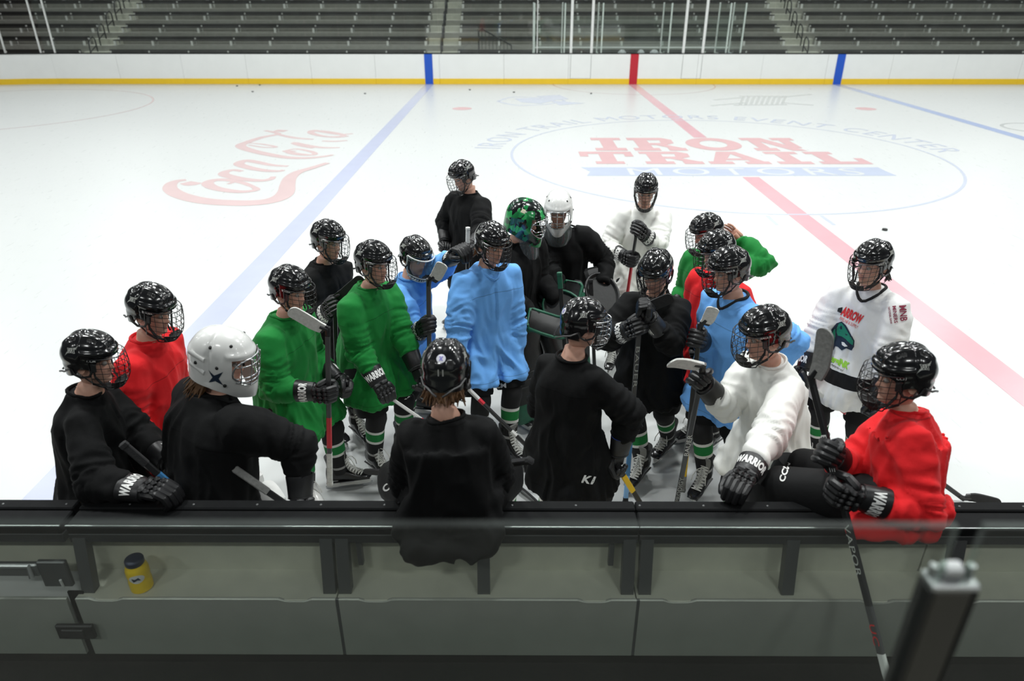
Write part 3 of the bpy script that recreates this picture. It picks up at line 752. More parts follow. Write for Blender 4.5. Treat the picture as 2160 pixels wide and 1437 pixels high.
    for s in (-1, 1):
        k0 = mb.n; mb.ell(Hm @ Vector((.0765, s*.0315, .0005)), (.0125, .0125, .0115), nu=10, nv=8, mi=1); mb.ell(Hm @ Vector((.0865, s*.0315, .0005)), (.0036, .0052, .0052), HR, nu=8, nv=6, mi=2)
        mb.loft([[Hm @ Vector((-.006+ax*math.cos(q)-.004*j, s*(.072+yy), -.012+az*math.sin(q))) for q in (2*math.pi*k/10 for k in range(10))] for j, (ax, az, yy) in enumerate(((.012, .02, .0), (.018, .030, .010), (.019, .032, .016), (.012, .022, .012)))], True)
        allcol += [sk]*(mb.n-k0)
    body = mb.build('body', [M_skin, M_eye, M_iris], root, True, 80, off)
    ca = body.data.color_attributes.new('Col', 'FLOAT_COLOR', 'POINT'); ca.data.foreach_set('color', np.array([[*c, 1] for c in allcol], dtype=np.float32).ravel())
    # ---- jersey
    j = MB(); R = []; Z3 = Vector((0, 0, 1)); dn = (-Z3*.75-u*.25).normalized(); W = pads
    if hem:
        for c, a, b, bd in hem: c = pt(c); bd = Vector(bd); R.append(superring(c, lt, bd.normalized(), a, b))
    else:
        sw = Vector(swing) if swing else Vector()
        for s, a, b in ((.29, .245, .212), (.20, .240, .204), (.08, .230, .186)): R.append(superring(Pv+dn*s+sw*(s/.29)+f*(.010*s/.29), l.lerp(lt, .5).normalized(), f.lerp(ft, .4).normalized(), a*(.5+.5*W), b*(.6+.4*W)))
    for s, a, b in ((.06, .218, .166), (.20, .212, .160), (.30, .214, .160), (L-.16, .212, .154), (L-.10, .188, .138), (L-.05, .145, .115), (L-.012, .104, .094), (L+.018, .080, .083)):
        wob = Vector(); R.append(superring(Pv+u*s-ft*.012, lt, ft, a*W, b*(.55+.45*W)))
    j.loft(R, True)
    if not hem:                                            # the cloth hangs over the thighs, too
        for sd, sg in (('R', -1), ('L', 1)):
            hip, K, A, fy = legs[sd]; ax = (K-hip).normalized(); zt = (Pv+dn*.285).z; tl = max(.1, (hip.z-zt)/max(.2, -ax.z)); X = (lt-ax*lt.dot(ax)).normalized(); Y = ax.cross(X)
            hz_ = [Vector((v.x, v.y, 0)).normalized() for v in (X, Y)]
            j.loft([superring(hip+up*.06, X, Y, .10, .12, 20), superring(hip, X, Y, .125, .148, 20), superring(hip+ax*tl*.5+X*sg*.014, hz_[0], hz_[1], .128, .152, 20), superring(hip+ax*tl+X*sg*.014, hz_[0], hz_[1], .130, .156, 20)], True)
    axes = []
    for sd in 'RL':
        S, E, Wr, G, fw, Yv, Zv = arms[sd]; W2 = G-fw*(.075 if goalie == 'pads' or not gl[0 if sd == 'R' else 1] else .178)+Zv*.012; e0 = S.lerp(E, .5)
        P = [S-lt*(.06 if sd == 'L' else -.06)+u*.005, S, S.lerp(E, .3), e0, S.lerp(E, .82), E, E.lerp(W2, .25), E.lerp(W2, .6), W2]
        bow = (E-(S+W2)/2); bow = bow.normalized()*.012 if bow.length > 1e-3 else Vector()
        P[5] = P[5]+bow; j.tube(P, [.080*W, .092*W, .098*W, .094*(.5+.5*W), .088, .086, .084, .074, .056], 16)
        axes.append((S, E, W2))
    me = remesh(j, .0115, 6, .6); nv = len(me.vertices); co = np.empty(nv*3); me.vertices.foreach_get('co', co); co = co.reshape(-1, 3)
    no = np.empty(nv*3); me.vertices.foreach_get('normal', no); no = no.reshape(-1, 3)
    P0, uu, ll, ff = map(np.array, (Pv, u, lt, ft)); d = co-P0; lat, dep, s = d@ll, d@ff, d@uu
    sl = np.zeros(nv); tt = np.zeros(nv); best = np.full(nv, 9.0)
    for S, E, W2 in axes:
        for a, b, t0, t1 in ((S, E, 0, .5), (E, W2, .5, 1)):
            a_, b_ = np.array(a), np.array(b); ab = b_-a_; t = np.clip(((co-a_)@ab)/(ab@ab), 0, 1); r = np.linalg.norm(co-(a_+t[:, None]*ab), axis=1); m = r < best; best = np.where(m, r, best); tt = np.where(m, t0+(t1-t0)*t, tt)
    axd = np.sqrt((lat/.20)**2+(dep/.15)**2); sl = np.clip((1.25-best/.095)*2.0, 0, 1)*np.clip((tt-.06)*8, 0, 1)*np.clip((axd-.55)*3, 0, 1)
    seed = (hash(key) % 97 if False else sum(map(ord, key)) % 97)*1.37
    w0 = noise3(np.stack([lat*4+seed, dep*4, s*3.0], 1)+5); w1 = noise3(np.stack([lat*4, dep*4+seed, s*2.5], 1)+15)
    q = np.stack([lat*7.5+seed+s*1.2*np.sign(lat)+w0*.7, dep*7.5+w1*.7, s*1.5+seed+w0*.4], 1); n1 = noise3(q)
    q2 = np.stack([lat*15+seed+w1, dep*15+w0, s*3.2+3], 1); n2 = noise3(q2)
    r1 = np.clip(1-np.abs(n1)*3.2, -.7, 1); r2 = np.clip(1-np.abs(n2)*3.0, -.6, 1); r3 = noise3(np.stack([lat*5+seed, dep*5, s*6+w0], 1)+9)
    amp = .40+.60*np.clip((.32-s)/.45, 0, 1); amp = np.where(s > .36, np.clip(.5-(s-.36)*3, .12, .5), amp)
    dt = (r1*.0215+r2*.0075)*amp+r3*.0085
    A0 = np.zeros(nv); ang = np.arctan2(dep, lat); qs = np.stack([co[:, 0]*8+seed, co[:, 1]*8, co[:, 2]*8], 1); wq = noise3(qs*.6+2)
    bend = np.exp(-((tt-.5)/.16)**2); dg = np.stack([tt*(6.5+6*bend)+wq*1.1+seed, co[:, 0]*5.5+wq, co[:, 2]*3.0+seed], 1); n4 = noise3(dg)
    ra = np.clip(1-np.abs(n4)*3.0, -.7, 1)*(.0095+.0085*bend+.006*np.clip((tt-.78)*6, 0, 1)); dsl = ra+noise3(qs*1.3)*.0065
    disp = (dt*(1-sl)+dsl*sl)*folds
    co2 = co+no*np.clip(disp, -.011, .026)[:, None]; me.vertices.foreach_set('co', (co2-np.array(off)).ravel()); me.update()
    at = me.attributes.new('jc', 'FLOAT_VECTOR', 'POINT'); jc = np.stack([lat, dep, np.where(sl > .5, 9, s)], 1); at.data.foreach_set('vector', jc.astype(np.float32).ravel())
    me.polygons.foreach_set('use_smooth', [True]*len(me.polygons)); me.materials.append(jersey)
    me.name = 'jersey'; jo = link('jersey', me, root)
    PEOPLE[key].update(bvh=lambda: BVHTree.FromPolygons([Vector(c) for c in co2], [tuple(p.vertices) for p in me.polygons]), u=u, lt=lt, ft=ft, L=L, off=off, jersey=jo)
    # collar
    cm = MB(); CP = []; CN = N+u*.020-ft*.010
    for k in range(25):
        qq = 2*math.pi*k/24; dip = 0
        if vneck: dip = -.075*max(0, math.cos(qq))**4; 
        CP.append(CN+ft*((.080+(.036 if vneck else 0)*max(0, math.cos(qq))**4)*math.cos(qq))+lt*(.082*math.sin(qq))+u*(dip))
    bj = BVHTree.FromPolygons([Vector(c) for c in co2], [tuple(p.vertices) for p in me.polygons]); Q = []
    for p in CP:
        o_ = (p-CN); o_ = (o_-u*o_.dot(u)).normalized(); h = bj.ray_cast(p+o_*.10, -o_, .14)
        Q.append(h[0]+o_*.001 if h[0] is not None else p)
    Q = [(Q[i-1 if i else -2]+Q[i]*2+Q[(i+1) % 24])/4 for i in range(24)]; Q.append(Q[0])
    cm.tube(Q, .0085 if not vneck else .010, 6, caps=False); cm.build('collar', [vneck or jersey], root, True, 60, off)
    # ---- pants
    pm = MB(); pm.loft([superring(Pv+u*.08, lt, ft, .165, .12, 24), superring(Pv+u*.02, lt, ft, .178, .135, 24), superring(Pv-up*.08, lt, ft, .182, .142, 24), superring(Pv-up*.12, lt, ft, .15, .11, 24)], True)
    for sd, sg in (('R', -1), ('L', 1)):
        hip, K, A, fy = legs[sd]; ax = (K-hip).normalized(); X = (lt-ax*lt.dot(ax)).normalized(); Y = ax.cross(X); o_ = X*(sg*.014)
        pm.loft([superring(hip-ax*.05+o_*0, X, Y, .09, .11, 20), superring(hip+ax*.02+o_, X, Y, .112, .128, 20), superring(hip.lerp(K, .35)+o_, X, Y, .110, .126, 20), superring(hip.lerp(K, .7)+o_, X, Y, .106, .116, 20), superring(hip.lerp(K, .9)+o_, X, Y, .104, .112, 20), superring(hip.lerp(K, .95)+o_, X, Y, .098, .106, 20), superring(hip.lerp(K, .90), X, Y, .08, .088, 20)], True)
    pm.build('pants', [M_pants], root, True, 60, off)
    # ---- socks over shin pads, skates
    if vis_legs:
        for sd, sg in (('R', -1), ('L', 1)):
            hip, K, A, fy = legs[sd]; ax = (A-K).normalized(); tf = Vector((math.cos(fy), math.sin(fy), 0)); Y = (tf-ax*tf.dot(ax)).normalized(); X = Y.cross(ax); sm = MB(); kn = (K-hip).normalized()
            if sock == 'stripe': T = [(-.12, 0), (-.04, 0), (.06, 0), (.16, 0), (.25, 0), (.29, 1), (.345, 2), (.44, 2), (.52, 1), (.575, 0), (.70, 0), (.84, 3), (.89, 0), (1.02, 0)]
            else: T = [(-.12, 0), (-.04, 0), (.06, 0), (.16, 1), (.25, 2), (.29, 1), (.345, 2), (.385, 1), (.46, 0), (.48, 1), (.60, 0), (.84, 3), (.89, 0), (1.02, 0)]
            rr = lambda t: interp(t, [-.12, 0, .1, .3, .6, .85, 1.02], [.070, .078, .076, .071, .066, .057, .054])
            rings = []
            for t, _ in T:
                c = K+(A-K)*t+Y*(.018*math.exp(-((t-.02)/.15)**2)); r = rr(t); rings.append([c+X*(r*.93*math.cos(q_))+Y*(r*math.sin(q_)*1.02) for q_ in (2*math.pi*k/20 for k in range(20))])
            sm.loft(rings, True, ringmi=[m for _, m in T[:-1]]); sm.build('sock', [M_sockb, M_sockw, M_sockg, M_sockt], root, True, 60, off)
            B = frame(tf, Vector((-tf.y, tf.x, 0)), up, (A.x, A.y, A.z-.155)); 
            if A.z > .2:      # foot hanging in the air, toe a little down
                B = Matrix.Translation(A) @ frame(tf, Vector((-tf.y, tf.x, 0)), up).to_3x3().to_4x4() @ Matrix.Rotation(.35, 4, 'Y') @ Matrix.Translation((0, 0, -.155))
            B = Matrix.Translation(-Vector(off)) @ B
            so = link('skate', LIB['boot'], root, B)
            for nm, k in (('tongue', 'tongue'), ('lace', 'laces'), ('blade_holder', 'holder'), ('blade', 'blade')): link(nm, LIB[k], so)
            if guard == sd: link('skate_guard', LIB['guard'], so)
            if goalie: leg_pad(K, A, tf, X, root, off, goalie)
    # ---- gloves
    for i, sd in enumerate('RL'):
        S, E, Wr, G, fw, Yv, Zv = arms[sd]
        if not gl[i] or (goalie and goalie != 'plain'): continue
        m = 0 if sd == 'R' else 1; B = Matrix.Translation(-Vector(off)) @ frame(fw, Yv, Zv, G)
        go = link('glove', LIB[f'glove_{pose.get(sd, "grip")}{m}'], root, B)
        link('cuff', LIB['cuff_blue' if sd in blue else 'cuff'], go)
        if cuffword: link('cuff_lettering', LIB['glove_print'], go)
        if sd in badge: link('badge', LIB['glove_badge'], go)
    # ---- head gear
    Hb = Matrix.Translation(-Vector(off)) @ Hm
    if gear in ('cage', 'chrome', 'visor'):
        ho = link('helmet', LIB['helmet'], root, Hb); link('chin_strap', LIB['chin_cup'], ho); link('lettering', LIB['front_'+logo], ho)
        for s_ in (-1, 1): link('ear_guard', LIB[f'ear_guard{s_}'], ho); link('emblem', LIB[f'emblem{s_}'], ho); link('lettering', LIB[f'side_{logo}{s_}'], ho)
        if gear == 'cage': link('face_cage', LIB['cage'], ho)
        elif gear == 'chrome': link('face_cage', LIB['cage_chrome'], ho)
        else: link('face_shield', LIB['visor'], ho); link('shield_rim', LIB['visor_rim'], ho)
    if hair and gear != 'mask':
        hm = MB(); rnd = random.Random(len(key)*7+sum(map(ord, key)))
        for k in range(70):
            a = math.radians(rnd.uniform(115, 245)); p = Vector((.098*math.cos(a)-.005, .080*math.sin(a), -.045+rnd.uniform(-.01, .015))); o_ = Vector((p.x, p.y, 0)).normalized(); ln = rnd.uniform(.05, .085)
            hm.tube([Hm @ p, Hm @ (p+o_*.012+Vector((0, rnd.uniform(-.01, .01), -ln*.5))), Hm @ (p+o_*rnd.uniform(.0, .03)+Vector((0, rnd.uniform(-.02, .02), -ln)))], [.008, .007, .002], 4)
        if hair == 'auburn':
            for k in range(26):
                y = rnd.uniform(-.06, .06); hm.tube([Hm @ Vector((.080, y, .062)), Hm @ Vector((.100-abs(y)*.3, y*1.05, .040)), Hm @ Vector((.101-abs(y)*.35, y*1.1+rnd.uniform(-.01, .01), rnd.uniform(.012, .028)))], [.007, .006, .002], 4)
        hm.build('hair', [{'brown': M_hairb, 'dark': M_haird, 'auburn': M_hairr}[hair]], root, True, 60, off)
    return PEOPLE[key]

def leg_pad(K, A, tf, X, root, off, kind):
    """goalkeeper's leg pad: broad padded front with side wings, knee and thigh rise"""
    ax = (K-A).normalized(); Y = (tf-ax*tf.dot(ax)).normalized(); X = Y.cross(ax).normalized(); mb = MB(); R = []; b0 = A-ax*.06+Y*.08
    for t, w_, th, o in ((.0, .105, .035, .07), (.05, .125, .055, .06), (.16, .13, .065, .02), (.40, .135, .07, .0), (.52, .138, .075, .02), (.62, .138, .07, .0), (.76, .13, .055, .02), (.80, .118, .035, .03)):
        R.append(superring(b0+ax*t+Y*o, X, Y, w_, th, 24, 3.6))
    mb.loft(R, True, ringmi=[1, 1, 0, 0, 0, 0, 1]); 
    for t in (.30, .36, .42, .50): mb.tube([b0+ax*t+Y*.072+X*s for s in np.linspace(-.12, .12, 5)], .012, 6)
    mb.build('leg_pad', [M_gpad, M_gpadgreen] if kind == 'pads' else [M_maskwhite, M_maskwhite], root, True, 50, off)

def stick(label, butt, heel, tip, shaft=M_stick, blade=M_stick, tape=None, butt_tape=M_btape, butt_len=.14, word=None, wpos=.5, wmat=None, wh=.018, wflip=False, seg=None, hz=.066, group=None, wspace=1.0, goalie=False, curve=.03, wlen=1.25):
    """shaft from butt to heel, blade from heel to tip; seg = [(t0, t1, material)] coloured lengths"""
    P, Q, T = Vector(butt), Vector(heel), Vector(tip); root = empty('hockey_stick', P.lerp(Q, .5)); off = root.location.copy(); tag(root, label, 'hockey stick', group)
    w_ = (Q-P).normalized(); Ls = (Q-P).length; b = (T-Q); Lb = b.length; b.normalize(); nb = w_.cross(b)
    if nb.length < .05: nb = w_.cross(Vector((0, 0, 1)))
    nb.normalize(); toc = (CAM-P.lerp(Q, .5)).normalized()
    if nb.dot(toc) < 0: nb = -nb
    e = nb.cross(w_); sx, sy = .0150, .0105
    def seg_mesh(a, c, grow=0.0):
        mb = MB(); R = []
        for p in (a, c):
            X, Y = sx+grow, sy+grow; k = .0045
            R.append([p+e*x+nb*y for x, y in ((-X+k, -Y), (X-k, -Y), (X, -Y+k), (X, Y-k), (X-k, Y), (-X+k, Y), (-X, Y-k), (-X, -Y+k))])
        mb.loft(R, True); return mb
    seg_mesh(P, Q).build('shaft', [shaft], root, True, 30, off)
    for t0, t1, m in (seg or []): seg_mesh(P.lerp(Q, t0), P.lerp(Q, t1), .0006).build('shaft_band', [m], root, True, 30, off)
    if butt_tape:
        mb = seg_mesh(P, P+w_*butt_len, .0022); mb.loft([[p+e*x+nb*y for x, y in ((-k+.005, -j), (k-.005, -j), (k, 0), (k-.005, j), (-k+.005, j), (-k, 0))] for p, k, j in ((P-w_*.004, .012, .009), (P, .020, .016), (P+w_*.018, .021, .0165), (P+w_*.026, .016, .012))], True); mb.build('butt_tape', [butt_tape], root, True, 30, off)
    ed = -(w_-b*w_.dot(b)); ed = ed.normalized() if ed.length > .02 else e
    def bl(t0, t1, grow):
        mb = MB(); R = []
        for t in [t0+(t1-t0)*q_ for q_ in (0, .14, .28, .42, .56, .70, .82, .88, .92, .95, .975, .99, 1)]:
            hh = hz*(.80+.20*min(1, t*3)); rd = 1.0 if t < .86 else math.sqrt(max(.02, 1-((t-.86)/.145)**2)); th = (.0065-.0030*t)+grow
            c = Q+b*(Lb*t)+nb*(curve*t*t)+ed*(hz*.5-.012*(1-min(1, t*4))); h = hh*.5*rd+grow
            R.append([c+ed*x+nb*y for x, y in ((-h, -th), (0, -th*1.15), (h, -th), (h+grow, 0), (h, th), (0, th*1.15), (-h, th), (-h-grow, 0))])
        mb.loft(R, True); return mb
    mbb = bl(0, 1, 0); hc = Q+ed*(hz*.42); mbb.tube([Q-w_*.05, Q-w_*.01+ed*.006, Q+b*.035+ed*hz*.36], [.0155, .0165, .014], 8); mbb.build('blade', [blade], root, True, 45, off)
    if tape: bl(*(tape[1] if len(tape) > 1 else (.12, 1.0)), .0016).build('blade_tape', [tape[0]], root, True, 45, off)
    if word:
        for wd_, pos, mt, flip in ([(word, wpos, wmat or M_print, wflip)] if isinstance(word, str) else word):
            V, F, ww = text2d(wd_, .0, wspace); mb = MB(); d = w_*(-1 if flip else 1); pr = nb.cross(d); h = wh; c = P.lerp(Q, pos)
            mb.add([c+d*((a-ww/2)*h*wlen)+pr*((bb-.5)*h)+nb*(sy+.0022) for a, bb in V], F); mb.build('lettering', [mt], root, False, None, off)
    if goalie:
        g0, g1 = P.lerp(Q, .62), Q; mb = MB(); R = []
        for t in (0, .08, .2, 1.0):
            p = g0.lerp(g1, t); X = interp(t, [0, .08, .2, 1], [.014, .03, .043, .045]); R.append([p+e*x+nb*y for x, y in ((-X, -.010), (X, -.010), (X, .010), (-X, .010))])
        mb.loft(R, True); mb.build('paddle', [goalie], root, True, 30, off)
    return root
# ------------------------------------------------------------------ ice and its painted marks
def icemat():
    m = mat('ice', (0.53, 0.55, 0.545), 0.22, spec=0.30); nt = m.node_tree; b = nt.nodes['Principled BSDF']; L = nt.links
    tc = nt.nodes.new('ShaderNodeTexCoord')
    n1 = nt.nodes.new('ShaderNodeTexNoise'); n1.inputs['Scale'].default_value = .35; n1.inputs['Detail'].default_value = 5
    mp = nt.nodes.new('ShaderNodeMapping'); mp.inputs['Scale'].default_value = (9, 1.2, 1); mp.inputs['Rotation'].default_value = (0, 0, .5)
    n2 = nt.nodes.new('ShaderNodeTexNoise'); n2.inputs['Scale'].default_value = 2.2; n2.inputs['Detail'].default_value = 7; n2.inputs['Roughness'].default_value = .7
    L.new(tc.outputs['Object'], n1.inputs['Vector']); L.new(tc.outputs['Object'], mp.inputs[0]); L.new(mp.outputs[0], n2.inputs['Vector'])
    r = nt.nodes.new('ShaderNodeMapRange'); r.inputs[1].default_value = .35; r.inputs[2].default_value = .7; r.inputs[3].default_value = .27; r.inputs[4].default_value = .36
    L.new(n2.outputs['Fac'], r.inputs[0]); L.new(r.outputs[0], b.inputs['Roughness'])
    mx = nt.nodes.new('ShaderNodeMix'); mx.data_type = 'RGBA'; mx.inputs[6].default_value = (.495, .512, .506, 1); mx.inputs[7].default_value = (.525, .537, .532, 1)
    ad = nt.nodes.new('ShaderNodeMath'); ad.operation = 'MULTIPLY_ADD'; ad.inputs[1].default_value = .5; L.new(n1.outputs['Fac'], ad.inputs[0])
    h = nt.nodes.new('ShaderNodeMath'); h.operation = 'MULTIPLY'; h.inputs[1].default_value = .5; L.new(n2.outputs['Fac'], h.inputs[0]); L.new(h.outputs[0], ad.inputs[2])
    L.new(ad.outputs[0], mx.inputs[0]); L.new(mx.outputs[2], b.inputs['Base Color'])
    bp = nt.nodes.new('ShaderNodeBump'); bp.inputs['Strength'].default_value = .03; bp.inputs['Distance'].default_value = .002; L.new(n2.outputs['Fac'], bp.inputs['Height']); L.new(bp.outputs['Normal'], b.inputs['Normal'])
    return m
def paint(name, col): return mat(name, col, .25, spec=.35, bump=(3.0, .05, .002, .06))
I_blue = paint('pale_blue_ice_paint', (.40, .425, .54)); I_red = paint('pale_red_ice_paint', (.535, .32, .35)); I_redfaint = paint('faint_red_ice_paint', (.52, .40, .40)); I_bluefaint = paint('faint_blue_ice_paint', (.43, .46, .54)); I_grey = paint('grey_ice_paint', (.41, .425, .42)); I_bluedeep = paint('blue_ice_paint', (.31, .37, .53)); I_redtext = paint('red_ice_lettering', (.53, .345, .355))
ice = MB(); xs = np.linspace(-45, 52, 25); ys = np.linspace(YN-.0, 28.45, 9); n = len(xs)
ice.add([(x, y, 0) for y in ys for x in xs], [[i*n+j, i*n+j+1, (i+1)*n+j+1, (i+1)*n+j] for i in range(8) for j in range(n-1)])
floor = struct(ice.build('floor', [icemat()], None, False), 'white scratched rink ice with faint painted lines')
def flat(name, V, F, m, z=.0012, dz=0): 
    mb = MB(); mb.add([(a, b, z+dz*(i % (len(V)//2))) for i, (a, b) in enumerate(V)], F); return mb.build(name, [m], floor, False)
def quad(name, x0, x1, y0, y1, m, z=.0012): return flat(name, [(x0, y0), (x1, y0), (x1, y1), (x0, y1)], [[0, 1, 2, 3]], m, z)
BLX, BRX = -3.27, 12.27
quad('blue_line', BLX-.16, BLX+.16, YN, YF, I_blue); quad('blue_line', BRX-.16, BRX+.16, YN, YF, I_bluedeep)
quad('red_line', RED_X-.16, RED_X+.16, YN, YC-2.05, I_red); quad('red_line', RED_X-.16, RED_X+.16, YC+2.0, YF, I_red)
def arc(name, cx, cy, r, w_, a0, a1, m, n=96):
    A = np.radians(np.linspace(a0, a1, n+1)); V = [(cx+(r-w_/2)*math.cos(a), cy+(r-w_/2)*math.sin(a)) for a in A]+[(cx+(r+w_/2)*math.cos(a), cy+(r+w_/2)*math.sin(a)) for a in A]
    return flat(name, V, [[i, i+1, n+1+i+1, n+1+i] for i in range(n)], m, .0018)
arc('centre_circle', RED_X, YC, 4.57, .055, 0, 360, I_bluefaint); arc('referee_crease', RED_X, YF, 3.05, .05, 180, 360, I_redfaint)
arc('face_off_circle', -16.0, 22.17, 4.57, .05, 0, 360, I_redfaint)
for x in (-1.6, 10.6): 
    A = np.radians(np.linspace(0, 360, 25)[:-1]); flat('face_off_dot', [(x+.3*math.cos(a), 22.17+.3*math.sin(a)) for a in A], [list(range(24))], I_redtext)
for x in (RED_X+.55, RED_X+1.55):
    a0, a1 = (UZ(1618, 455, 0), UZ(1640, 475, 0)) if x < RED_X+1 else (UZ(1732, 455, 0), UZ(1760, 475, 0))
    d = (a1-a0).normalized(); q = Vector((-d.y, d.x, 0))*.03; flat('circle_hash_mark', [(p.x, p.y) for p in (a0-q, a1-q, a1+q, a0+q)], [[0, 1, 2, 3]], I_bluefaint)
def icetext(name, s, pl, pr, ptop, m, bold=.0, sp=1.0, slab=False):
    """lettering on the ice between two baseline places, reaching up the sheet to ptop"""
    V, F, wd = text2d(s, bold, sp); a, b, c = UZ(*pl, 0), UZ(*pr, 0), UZ(*ptop, 0); ux = (b-a)/wd; uy = Vector((0, 1, 0))*(c.y-(a.y+b.y)/2)
    P = [a+ux*float(x)+uy*float(y) for x, y in V]; return flat(name, [(p.x, p.y) for p in P], F, m, .0026)
def slabs(name, s, pl, pr, ptop, m):
    """heavy slab-serif lettering: letters plus feet and caps"""
    o = icetext(name, s, pl, pr, ptop, m, .05, 1.08)
    a, b, c = UZ(*pl, 0), UZ(*pr, 0), UZ(*ptop, 0); hgt = c.y-(a.y+b.y)/2; x = a.x; n = len(s); mb = MB()
    return o
SLAB = {'I': (.62, [(0, 0, .62, .2), (0, .8, .62, 1), (.17, .2, .45, .8)], []),
        'R': (1.0, [(0, 0, .52, .2), (0, .8, .70, 1), (.12, .2, .40, .8), (.40, .42, .66, .58), (.68, 0, 1.04, .2)], [[(.64, .58), (.60, .44), (.70, .42), (.90, .56), (.92, .84), (.74, 1.0), (.62, .99), (.66, .80)], [(.48, .44), (.70, .46), (.98, .2), (.72, .2)]]),
        'N': (1.1, [(0, 0, .46, .2), (0, .8, .40, 1), (.12, .2, .34, .8), (.64, .8, 1.1, 1), (.76, .2, .98, .8)], [[(.18, 1.0), (.46, 1.0), (.98, .0), (.70, .0)]]),
        'T': (1.0, [(.24, 0, .76, .2), (0, .8, 1.0, 1), (.36, .2, .64, .8), (0, .58, .16, .8), (.84, .58, 1.0, .8)], []),
        'A': (1.1, [(0, 0, .44, .2), (.66, 0, 1.1, .2), (.34, .3, .78, .44)], [[(.10, .2), (.32, .2), (.58, .8), (.50, 1.0), (.36, 1.0)], [(.58, .8), (.78, .2), (1.02, .2), (.72, 1.0), (.50, 1.0)]]),
        'L': (.9, [(0, 0, .9, .2), (0, .8, .52, 1), (.12, .2, .40, .8), (.74, .2, .9, .46)], [])}
def slabword(s, pl, pr, ptop, m):
    """heavy slab-serif letters painted on the ice, one part each"""
    a, b, c = UZ(*pl, 0), UZ(*pr, 0), UZ(*ptop, 0); hgt = c.y-(a.y+b.y)/2; W = [SLAB[ch][0] if ch != 'O' else 1.1 for ch in s]; tot = sum(W)+.14*(len(s)-1); k = (b.x-a.x)/tot; x = a.x
    for ch, w_ in zip(s, W):
        if ch == 'O':
            n = 32; o = [(x+k*(.55+.55*math.cos(q)), a.y+hgt*(.5+.5*math.sin(q))) for q in (2*math.pi*i/n for i in range(n))]; i_ = [(x+k*(.55+.27*math.cos(q)), a.y+hgt*(.5+.27*math.sin(q))) for q in (2*math.pi*i/n for i in range(n))]
            flat('letter', o+i_, [[i, (i+1) % n, n+(i+1) % n, n+i] for i in range(n)], m, .0026)
        else:
            mb = MB(); 
            for j, (x0, y0, x1, y1) in enumerate(SLAB[ch][1]): mb.add([(x+k*u_, a.y+hgt*v_, .0026+j*4e-5) for u_, v_ in ((x0, y0), (x1, y0), (x1, y1), (x0, y1))], [[0, 1, 2, 3]])
            for j, P in enumerate(SLAB[ch][2]): mb.add([(x+k*u_, a.y+hgt*v_, .0029+j*4e-5) for u_, v_ in P], [list(range(len(P)))])
            mb.build('letter', [m], floor, False)
        x += k*(w_+.14)
slabword('IRON', (1258, 318), (1716, 318), (1480, 291), I_redtext); slabword('TRAIL', (1230, 346), (1842, 346), (1480, 320), I_redtext)
p = [UZ(*q, 0) for q in ((1238, 371), (1892, 371), (1868, 361), (1852, 353), (1225, 353), (1245, 362))]; flat('banner', [(a.x, a.y) for a in p], [list(range(6))], paint('banner_blue', (.40, .44, .54)), .0014)
icetext('lettering', 'MOTORS', (1330, 369.5), (1830, 369.5), (1540, 355), paint('white_ice_lettering', (.54, .555, .55)), .0, 1.25)
V, F, wd = text2d('IRON TRAIL MOTORS EVENT CENTER', .0, 1.15); R = 4.85; hh = .62; q0_, q1_ = UZ(1066, 314, 0), UZ(1958, 322, 0); a0 = math.atan2(q0_.y-YC, q0_.x-RED_X); a1 = math.atan2(q1_.y-YC, q1_.x-RED_X); mbt = MB(); V2, F2 = subdiv2d(V, F, .6)
mbt.add([(RED_X+(R+b*hh)*math.cos(a0+(a1-a0)*a/wd), YC+(R+b*hh)*math.sin(a0+(a1-a0)*a/wd), .0022) for a, b in V2], F2); mbt.build('lettering', [I_bluefaint], floor, False)
def script(name, zoom, pts, wds, m):
    """brush script traced on the ice; points in a zoomed crop of the photograph, widths in metres"""
    x0, y0, k = zoom; P = [UZ(x0+x/k, y0+y/k, 0) for x, y in pts]; V, F = stroke2d([(a.x, a.y) for a in P], wds); return flat(name, V, F, m, .0014, 3e-5)
Z1 = (300, 220, 4.32)
def sc(pts, wmax, taper=True):
    n = len(pts); w_ = [wmax*(.35+.65*math.sin(math.pi*min(1, max(0, (i+.6)/n)))) if taper else wmax for i in range(n)]; script('script_lettering', Z1, pts, w_, I_redtext2)
I_redtext2 = paint('pale_red_script', (.53, .41, .41))
sc([(395, 712), (450, 725), (510, 712)], .30); sc([(400, 690), (320, 700), (265, 725), (255, 770), (320, 818), (450, 860), (620, 888), (820, 900), (1000, 900), (1160, 882), (1265, 845), (1312, 795), (1325, 730), (1350, 670), (1420, 620), (1550, 580), (1690, 535)], .34)
sc([(1010, 752), (900, 712), (760, 690), (650, 694), (595, 722), (650, 760), (780, 788), (920, 798), (1040, 780), (1010, 752)], .22)
sc([(910, 612), (830, 600), (755, 618), (745, 640), (820, 664), (940, 686), (1080, 696), (1170, 682), (1195, 660)], .22); sc([(850, 672), (850, 700), (780, 728)], .12)
sc([(1330, 565), (1180, 555), (1030, 525), (940, 515), (880, 545), (980, 580), (1120, 605), (1240, 610), (1290, 600)], .22)
sc([(1120, 240), (1240, 270), (1100, 300), (960, 345), (895, 378), (960, 412), (1120, 452), (1320, 485), (1500, 490), (1640, 478), (1740, 462)], .24); sc([(1210, 240), (1310, 245)], .32); sc([(1240, 275), (1380, 305), (1560, 320)], .16); sc([(940, 350), (1100, 365), (1220, 390), (1100, 392), (970, 370)], .10)
